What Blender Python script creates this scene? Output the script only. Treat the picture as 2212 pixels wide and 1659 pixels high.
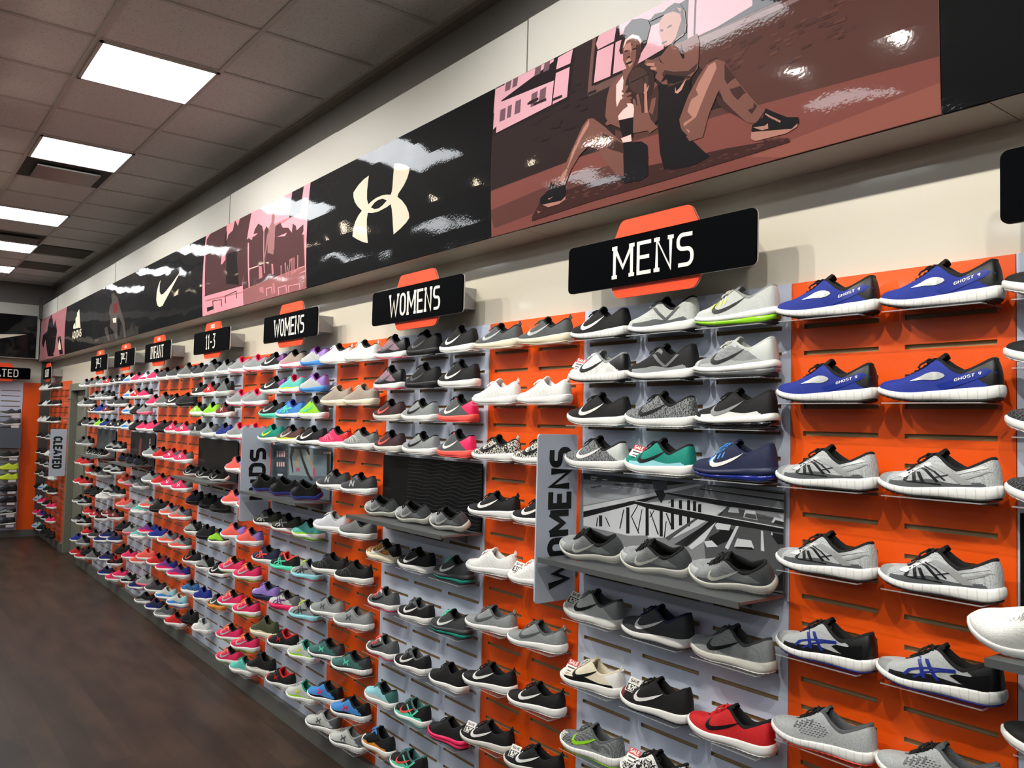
import bpy, bmesh, math, random
import numpy as np
from mathutils import Vector, Matrix, Euler
random.seed(7)
PI = math.pi
SC = bpy.context.scene
COL = SC.collection
for o in list(bpy.data.objects):
    bpy.data.objects.remove(o)

# ------------------------------------------------------------ camera, world, exposure
FOC = 1791.9
cam_d = bpy.data.cameras.new('camera')
cam_d.sensor_fit = 'HORIZONTAL'
cam_d.sensor_width = 36.0
cam_d.lens = 36.0 * FOC / 2212
cam_d.clip_start = 0.05
cam = bpy.data.objects.new('camera', cam_d)
COL.objects.link(cam)
yaw, pit, rol = math.radians(52.3194), math.radians(2.7524), math.radians(1.4563)
F = Vector((-math.sin(yaw) * math.cos(pit), math.cos(yaw) * math.cos(pit), math.sin(pit)))
R0 = Vector((math.cos(yaw), math.sin(yaw), 0))
U0 = R0.cross(F)
R = R0 * math.cos(rol) + U0 * math.sin(rol)
U = -R0 * math.sin(rol) + U0 * math.cos(rol)
M = Matrix((R, U, -F)).transposed().to_4x4()
M.translation = Vector((0, -2.1191, 1.8309))
cam.matrix_world = M
SC.camera = cam

w = bpy.data.worlds.new('world')
SC.world = w
w.use_nodes = True
w.node_tree.nodes['Background'].inputs[0].default_value = (0.9, 0.95, 1.0, 1)
w.node_tree.nodes['Background'].inputs[1].default_value = 0.05
SC.view_settings.view_transform = 'Standard'
SC.view_settings.look = 'None'
SC.view_settings.gamma = 1
SC.view_settings.use_curve_mapping = False
SC.view_settings.exposure = 0.30
PANEL_EMIT = 11.5     # ceiling troffers
SPOT_W = 60.0         # track spotlights

# ------------------------------------------------------------ helpers
def lin(c):
    return tuple((x / 255 / 12.92) if x / 255 <= 0.04045 else ((x / 255 + 0.055) / 1.055) ** 2.4 for x in c[:3]) + (1,)

class MB:
    """collects shapes and links them as ONE mesh object"""
    def __init__(s):
        s.v = []; s.f = []; s.m = []
    def add(s, vs, fs, mi=0):
        b = len(s.v)
        s.v += [tuple(p) for p in vs]
        s.f += [tuple(b + i for i in f) for f in fs]
        s.m += [mi] * len(fs) if isinstance(mi, int) else list(mi)
    def box(s, x0, x1, y0, y1, z0, z1, mi=0):
        s.add([(x0, y0, z0), (x1, y0, z0), (x1, y1, z0), (x0, y1, z0), (x0, y0, z1), (x1, y0, z1), (x1, y1, z1), (x0, y1, z1)],
              [(0, 3, 2, 1), (4, 5, 6, 7), (0, 1, 5, 4), (1, 2, 6, 5), (2, 3, 7, 6), (3, 0, 4, 7)], mi)
    def prism(s, pts, fn, d, mi=0):
        """2D outline pts (ccw) extruded; fn(a,b,depth)->xyz"""
        n = len(pts)
        s.add([fn(a, b, 0) for a, b in pts] + [fn(a, b, d) for a, b in pts],
              [tuple(range(n)), tuple(range(2 * n - 1, n - 1, -1))] + [(i, i + n, (i + 1) % n + n, (i + 1) % n) for i in range(n)], mi)
    def grid(s, P, mi=0, closed=False):
        n, m = len(P), len(P[0])
        fs = []
        for i in range(n - 1):
            for j in range(m - (0 if closed else 1)):
                fs.append((i * m + j, (i + 1) * m + j, (i + 1) * m + (j + 1) % m, i * m + (j + 1) % m))
        s.add([p for r in P for p in r], fs, mi)
    def tube(s, pts, r, n=5, mi=0, cap=True):
        P = []
        pts = [Vector(p) for p in pts]
        up = Vector((0, 0, 1))
        for i, p in enumerate(pts):
            t = (pts[min(i + 1, len(pts) - 1)] - pts[max(i - 1, 0)]).normalized()
            a = t.cross(up)
            if a.length < 1e-3: a = t.cross(Vector((0, 1, 0)))
            a.normalize(); b = t.cross(a)
            P.append([p + (a * math.cos(2 * PI * k / n) + b * math.sin(2 * PI * k / n)) * r for k in range(n)])
        s.grid(P, mi, True)
        if cap:
            s.add(P[0], [tuple(range(n))], mi); s.add(P[-1], [tuple(range(n - 1, -1, -1))], mi)
    def mesh(s, name, mats, smooth=False, recalc=False):
        me = bpy.data.meshes.new(name)
        me.from_pydata([tuple(map(float, p)) for p in s.v], [], s.f)
        for m in mats: me.materials.append(m)
        me.polygons.foreach_set('material_index', s.m)
        if smooth: me.polygons.foreach_set('use_smooth', [True] * len(s.f))
        if recalc:
            bm = bmesh.new(); bm.from_mesh(me)
            bmesh.ops.remove_doubles(bm, verts=bm.verts, dist=1e-5)
            bmesh.ops.recalc_face_normals(bm, faces=bm.faces)
            bm.to_mesh(me); bm.free()
        me.update()
        return me
    def build(s, name, mats, parent=None, smooth=False, recalc=False):
        if not isinstance(mats, (list, tuple)): mats = [mats]
        return link(name, s.mesh(name, mats, smooth, recalc), parent)

def link(name, me, parent=None):
    o = bpy.data.objects.new(name, me)
    COL.objects.link(o)
    if parent is not None: o.parent = parent
    return o
def tag(o, label, cat, group=None, kind=None):
    if label:
        n = len(label.split())
        assert 4 <= n <= 16, (n, label)
        o['label'] = label
    if cat: o['category'] = cat
    if group: o['group'] = group
    if kind: o['kind'] = kind
    return o
def empty(name, loc, label, cat, group=None, rz=0.0):
    o = bpy.data.objects.new(name, None)
    o.empty_display_size = 0.05
    COL.objects.link(o)
    o.location = loc; o.rotation_euler = (0, 0, rz)
    return tag(o, label, cat, group)
def struct(o):
    o['kind'] = 'structure'
    return o

# ------------------------------------------------------------ materials
_MC = {}
def mat(c, rough=0.6, pat='plain', c2=None, metal=0.0, coat=0.0, emit=0.0, name=None, spec=0.5, bump=0.0, bscale=60.0):
    key = (tuple(c), rough, pat, tuple(c2) if c2 else None, metal, coat, emit, name, spec, bump, bscale)
    if key in _MC: return _MC[key]
    m = bpy.data.materials.new(name or ('mat_' + pat))
    m.use_nodes = True
    nt = m.node_tree; N = nt.nodes; L = nt.links
    b = N['Principled BSDF']
    b.inputs['Base Color'].default_value = lin(c)
    b.inputs['Roughness'].default_value = rough
    b.inputs['Metallic'].default_value = metal
    b.inputs['Specular IOR Level'].default_value = spec
    b.inputs['Coat Weight'].default_value = coat
    b.inputs['Coat Roughness'].default_value = 0.06
    if emit:
        b.inputs['Emission Color'].default_value = lin(c); b.inputs['Emission Strength'].default_value = emit
    def tex(kind, scale, **kw):
        tc = N.new('ShaderNodeTexCoord'); t = N.new(kind)
        t.inputs['Scale'].default_value = scale
        L.new(tc.outputs['Object'], t.inputs['Vector'])
        for k, v in kw.items():
            if k in t.inputs: t.inputs[k].default_value = v
        return t, tc
    def mixc(fac, a, bb, lo=0.0, hi=1.0):
        rp = N.new('ShaderNodeMapRange'); rp.inputs[1].default_value = lo; rp.inputs[2].default_value = hi
        mx = N.new('ShaderNodeMix'); mx.data_type = 'RGBA'
        mx.inputs[6].default_value = lin(a); mx.inputs[7].default_value = lin(bb)
        L.new(fac, rp.inputs[0]); L.new(rp.outputs[0], mx.inputs[0]); L.new(mx.outputs[2], b.inputs['Base Color'])
        return mx
    def bmp(h, st, dist=0.002):
        bp = N.new('ShaderNodeBump'); bp.inputs['Strength'].default_value = st; bp.inputs['Distance'].default_value = dist
        L.new(h, bp.inputs['Height']); L.new(bp.outputs[0], b.inputs['Normal'])
    dk = tuple(max(0, int(x * 0.72)) for x in c)
    lt = tuple(min(255, int(x * 1.12 + 8)) for x in c)
    if pat == 'mesh':
        t, _ = tex('ShaderNodeTexVoronoi', 330.0)
        t.inputs['Randomness'].default_value = 0.35
        mixc(t.outputs['Distance'], c2 or dk, c, 0.10, 0.46); bmp(t.outputs['Distance'], 0.3, 0.001)
    elif pat == 'weave':
        t, _ = tex('ShaderNodeTexNoise', 420.0)
        mixc(t.outputs[0], tuple(int(x * .84) for x in c), tuple(min(255, int(x * 1.06 + 4)) for x in c), 0.3, 0.7); bmp(t.outputs[0], 0.3, 0.001)
    elif pat == 'knit':
        t, _ = tex('ShaderNodeTexWave', 42.0, Distortion=9.0, Detail=3.0)
        t.inputs['Detail Scale'].default_value = 4.0
        mixc(t.outputs['Color'], c, c2 or dk, 0.3, 0.7); bmp(t.outputs['Color'], 0.4, 0.001)
    elif pat == 'camo':
        t, _ = tex('ShaderNodeTexNoise', 55.0, Detail=2.0, Distortion=2.5)
        mixc(t.outputs[0], c, c2 or dk, 0.47, 0.53)
    elif pat == 'grooved':
        tc = N.new('ShaderNodeTexCoord'); t = N.new('ShaderNodeTexWave'); t.inputs['Scale'].default_value = 15.0; t.inputs['Distortion'].default_value = 2.6
        L.new(tc.outputs['Object'], t.inputs['Vector'])
        mixc(t.outputs['Fac'], tuple(int(x * .90) for x in c), c, 0.01, 0.05)
    elif pat == 'metalflake':
        t, _ = tex('ShaderNodeTexNoise', 40.0)
        mixc(t.outputs[0], dk, lt, 0.4, 0.6)
    if bump and pat == 'plain':
        t, _ = tex('ShaderNodeTexNoise', bscale, Detail=2.0); bmp(t.outputs[0], bump, 0.01)
    _MC[key] = m
    return m

def wavy_gloss(c, name, coat=0.42, rough=0.7):
    """printed vinyl sheet: glossy film that is not perfectly flat"""
    key = ('wavy', tuple(c), name)
    if key in _MC: return _MC[key]
    m = bpy.data.materials.new(name); m.use_nodes = True
    nt = m.node_tree; N = nt.nodes; L = nt.links; b = N['Principled BSDF']
    b.inputs['Base Color'].default_value = lin(c); b.inputs['Roughness'].default_value = rough
    b.inputs['Coat Weight'].default_value = coat; b.inputs['Coat Roughness'].default_value = 0.045
    b.inputs['Specular IOR Level'].default_value = 0.08
    g = N.new('ShaderNodeNewGeometry'); mp = N.new('ShaderNodeMapping'); mp.inputs['Scale'].default_value = (1.0, 1.0, 1.2)
    n1 = N.new('ShaderNodeTexNoise'); n1.inputs['Scale'].default_value = 2.1; n1.inputs['Detail'].default_value = 1.5
    n2 = N.new('ShaderNodeTexNoise'); n2.inputs['Scale'].default_value = 90.0; n2.inputs['Detail'].default_value = 1.0
    L.new(g.outputs['Position'], mp.inputs[0]); L.new(mp.outputs[0], n1.inputs['Vector']); L.new(mp.outputs[0], n2.inputs['Vector'])
    b1 = N.new('ShaderNodeBump'); b1.inputs['Strength'].default_value = 0.24; b1.inputs['Distance'].default_value = 0.05
    b2 = N.new('ShaderNodeBump'); b2.inputs['Strength'].default_value = 0.035; b2.inputs['Distance'].default_value = 0.003
    L.new(n1.outputs[0], b1.inputs['Height']); L.new(n2.outputs[0], b2.inputs['Height']); L.new(b1.outputs[0], b2.inputs['Normal'])
    L.new(b2.outputs[0], b.inputs['Coat Normal'])
    _MC[key] = m
    return m

def acrylic():
    m = bpy.data.materials.new('clear_acrylic'); m.use_nodes = True
    nt = m.node_tree; N = nt.nodes; L = nt.links
    for n in list(N):
        if n.type != 'OUTPUT_MATERIAL': N.remove(n)
    out = [n for n in N if n.type == 'OUTPUT_MATERIAL'][0]
    tr = N.new('ShaderNodeBsdfTransparent'); tr.inputs[0].default_value = (0.95, 0.96, 0.96, 1)
    gl = N.new('ShaderNodeBsdfGlossy'); gl.inputs['Roughness'].default_value = 0.08
    fr = N.new('ShaderNodeFresnel'); fr.inputs[0].default_value = 1.42
    mx = N.new('ShaderNodeMixShader')
    gm = N.new('ShaderNodeNewGeometry'); iv = N.new('ShaderNodeMath'); iv.operation = 'SUBTRACT'; iv.inputs[0].default_value = 1.0
    ml = N.new('ShaderNodeMath'); ml.operation = 'MULTIPLY'
    L.new(gm.outputs['Backfacing'], iv.inputs[1]); L.new(iv.outputs[0], ml.inputs[0]); L.new(fr.outputs[0], ml.inputs[1])
    L.new(ml.outputs[0], mx.inputs[0]); L.new(tr.outputs[0], mx.inputs[1]); L.new(gl.outputs[0], mx.inputs[2]); L.new(mx.outputs[0], out.inputs[0])
    return m
ACR = acrylic()
def acrylic_edge():
    m = bpy.data.materials.new('acrylic_edge'); m.use_nodes = True
    nt = m.node_tree; b = nt.nodes['Principled BSDF']
    b.inputs['Base Color'].default_value = (.75, .78, .78, 1); b.inputs['Alpha'].default_value = .22; b.inputs['Roughness'].default_value = .25
    return m
ACE = acrylic_edge()

ORANGE = (250, 92, 14); GREYP = (212, 221, 240)
M_or = mat(ORANGE, 0.38, name='orange_laminate', coat=0.25)
M_gp = mat(GREYP, 0.36, name='grey_laminate', coat=0.3)
M_mdf = mat((168, 142, 104), 0.8, name='raw_board')
M_wallp = mat((212, 206, 190), 0.32, name='cream_wall_paint', coat=0.25, bump=0.10, bscale=5.0)
M_fas = mat((176, 173, 164), 0.5, name='fascia_paint')
M_upper = mat((112, 107, 101), 0.8, name='upper_wall_grey')
M_kick = mat((96, 96, 92), 0.45, name='kick_grey')
M_metal = mat((120, 124, 124), 0.35, metal=0.6, name='grey_shelf_metal')
M_blkgl = mat((4, 5, 7), 0.6, name='sign_black', spec=.02)
M_signor = mat((255, 74, 26), 0.4, name='sign_orange')
M_signedge = mat((200, 200, 196), 0.5, name='sign_edge')
M_cream = mat((240, 236, 224), 0.5, name='sign_letter')
M_blade = mat((196, 205, 220), 0.45, name='blade_grey')
M_ink = mat((8, 9, 11), 0.5, name='ink_black')

# ------------------------------------------------------------ stroke lettering
def arc(cx, cy, rx, ry, a0, a1, n=6):
    return [(cx + rx * math.cos(math.radians(a0 + (a1 - a0) * i / n)), cy + ry * math.sin(math.radians(a0 + (a1 - a0) * i / n))) for i in range(n + 1)]
GL = {
 'M': (1.05, [[(.1, 0), (.1, 1)], [(.1, 1), (.52, .3), (.95, 1)], [(.95, 1), (.95, 0)]], [(.1, 0), (.1, 1), (.95, 1), (.95, 0)]),
 'E': (.75, [[(.7, 1), (.1, 1), (.1, 0), (.7, 0)], [(.1, .52), (.62, .52)]], []),
 'N': (.85, [[(.1, 0), (.1, 1), (.72, 0), (.72, 1)]], [(.1, 0), (.1, 1), (.72, 1)]),
 'S': (.75, [[(.68, .97)] + arc(.28, .78, .2, .2, 90, 180, 4) + arc(.28, .7, .2, .17, 180, 270, 4) + arc(.48, .3, .2, .22, 90, 0, 4) + arc(.48, .24, .2, .22, 0, -90, 4) + [(.1, .02)]], []),
 'W': (1.15, [[(.05, 1), (.3, 0), (.56, .72), (.82, 0), (1.08, 1)]], [(.05, 1), (1.08, 1)]),
 'O': (.8, [arc(.4, .72, .28, .27, 0, 180, 8) + arc(.4, .28, .28, .27, 180, 360, 8) + [(.68, .72)]], []),
 'I': (.4, [[(.2, 0), (.2, 1)]], [(.2, 0), (.2, 1)]),
 'F': (.7, [[(.68, 1), (.1, 1), (.1, 0)], [(.1, .5), (.6, .5)]], [(.1, 0)]),
 'A': (.85, [[(.05, 0), (.4, 1), (.76, 0)], [(.18, .32), (.62, .32)]], [(.05, 0), (.76, 0)]),
 'T': (.75, [[(.02, 1), (.7, 1)], [(.36, 1), (.36, 0)]], [(.36, 0)]),
 'K': (.8, [[(.1, 0), (.1, 1)], [(.7, 1), (.14, .48), (.72, 0)]], []),
 'D': (.8, [[(.1, 0), (.1, 1), (.4, 1)] + arc(.4, .72, .28, .28, 90, 0, 4) + arc(.4, .28, .28, .28, 0, -90, 4) + [(.1, 0)]], []),
 'C': (.75, [arc(.4, .72, .28, .27, 20, 180, 7) + arc(.4, .28, .28, .27, 180, 340, 7)], []),
 'L': (.65, [[(.1, 1), (.1, 0), (.6, 0)]], []),
 'V': (.8, [[(.05, 1), (.4, 0), (.74, 1)]], []),
 '1': (.45, [[(.05, .82), (.24, 1), (.24, 0)]], [(.24, 0)]),
 '3': (.7, [[(.08, 1), (.58, 1), (.3, .58)] + arc(.3, .29, .27, .29, 90, -90, 7) + [(.06, .03)]], []),
 '7': (.7, [[(.05, 1), (.6, 1), (.25, 0)]], []),
 '2': (.65, [arc(.3, .74, .24, .25, 150, 0, 5) + [(.06, 0), (.6, 0)]], []),
 '0': (.7, [arc(.34, .72, .24, .27, 0, 180, 6) + arc(.34, .28, .24, .27, 180, 360, 6) + [(.58, .72)]], []),
 '8': (.7, [arc(.34, .75, .22, .23, -90, 270, 12), arc(.34, .26, .25, .26, -90, 270, 12)], []),
 '5': (.7, [[(.58, 1), (.12, 1), (.1, .56)] + arc(.3, .3, .27, .29, 100, -90, 7) + [(.06, .04)]], []),
 '-': (.5, [[(.06, .45), (.42, .45)]], []), '/': (.5, [[(.02, 0), (.42, 1)]], []), ' ': (.4, [], []),
 'G': (.8, [arc(.4, .72, .28, .27, 20, 180, 6) + arc(.4, .28, .28, .27, 180, 350, 6) + [(.68, .48), (.42, .48)]], []),
 'H': (.8, [[(.1, 0), (.1, 1)], [(.68, 0), (.68, 1)], [(.1, .5), (.68, .5)]], []),
 '9': (.7, [arc(.34, .7, .22, .28, 0, 360, 10) + [(.5, .2), (.3, 0)]], []),
 '$': (.7, [[(.62, .9)] + arc(.28, .72, .2, .17, 90, 270, 5) + arc(.44, .3, .2, .22, 90, -90, 6) + [(.08, .1)], [(.35, -.08), (.35, 1.08)]], []),
}
def strip(pts, hw):
    """polyline -> list of mitred quads"""
    P = [Vector(p) for p in pts]; n = len(P); Lf = []; Rt = []
    for i in range(n):
        d0 = (P[i] - P[i - 1]).normalized() if i else (P[1] - P[0]).normalized()
        d1 = (P[i + 1] - P[i]).normalized() if i < n - 1 else d0
        n0 = Vector((-d0.y, d0.x)); n1 = Vector((-d1.y, d1.x)); mm = n0 + n1
        if mm.length < 1e-4: mm = n0
        mm.normalize(); k = hw / max(.72, mm.dot(n0))
        Lf.append(P[i] + mm * k); Rt.append(P[i] - mm * k)
    return [[tuple(Rt[i]), tuple(Rt[i + 1]), tuple(Lf[i + 1]), tuple(Lf[i])] for i in range(n - 1)]
def text_quads(txt, h, wid, thick, serif=False, gap=.12, smallidx=()):
    """quads of the word; scaled to total width wid (None = natural) and cap height h; origin left baseline"""
    x = 0; items = []
    for i, ch in enumerate(txt):
        w_, st, sf = GL[ch]; k = .55 if i in smallidx else 1.0; up = .45 if i in smallidx else 0
        for s_ in st: items.append([(x + a * k, b * k + up) for a, b in s_])
        if serif:
            for a, b in sf: items.append([(x + (a - .13) * k, b * k + up), (x + (a + .13) * k, b * k + up)])
        x += (w_ + gap) * k
    tot = x - gap; sx = (wid / tot) if wid else h
    q = []
    for it in items: q += strip([(a * sx, b * h) for a, b in it], thick / 2)
    return q, tot * sx
def put_text(mb, quads, fn, d, mi=0):
    for i, q in enumerate(quads): mb.prism(q, (lambda a, b, dd, i=i: fn(a, b, dd + (i * 7 % 11) * 4e-5)), d, mi)
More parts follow.
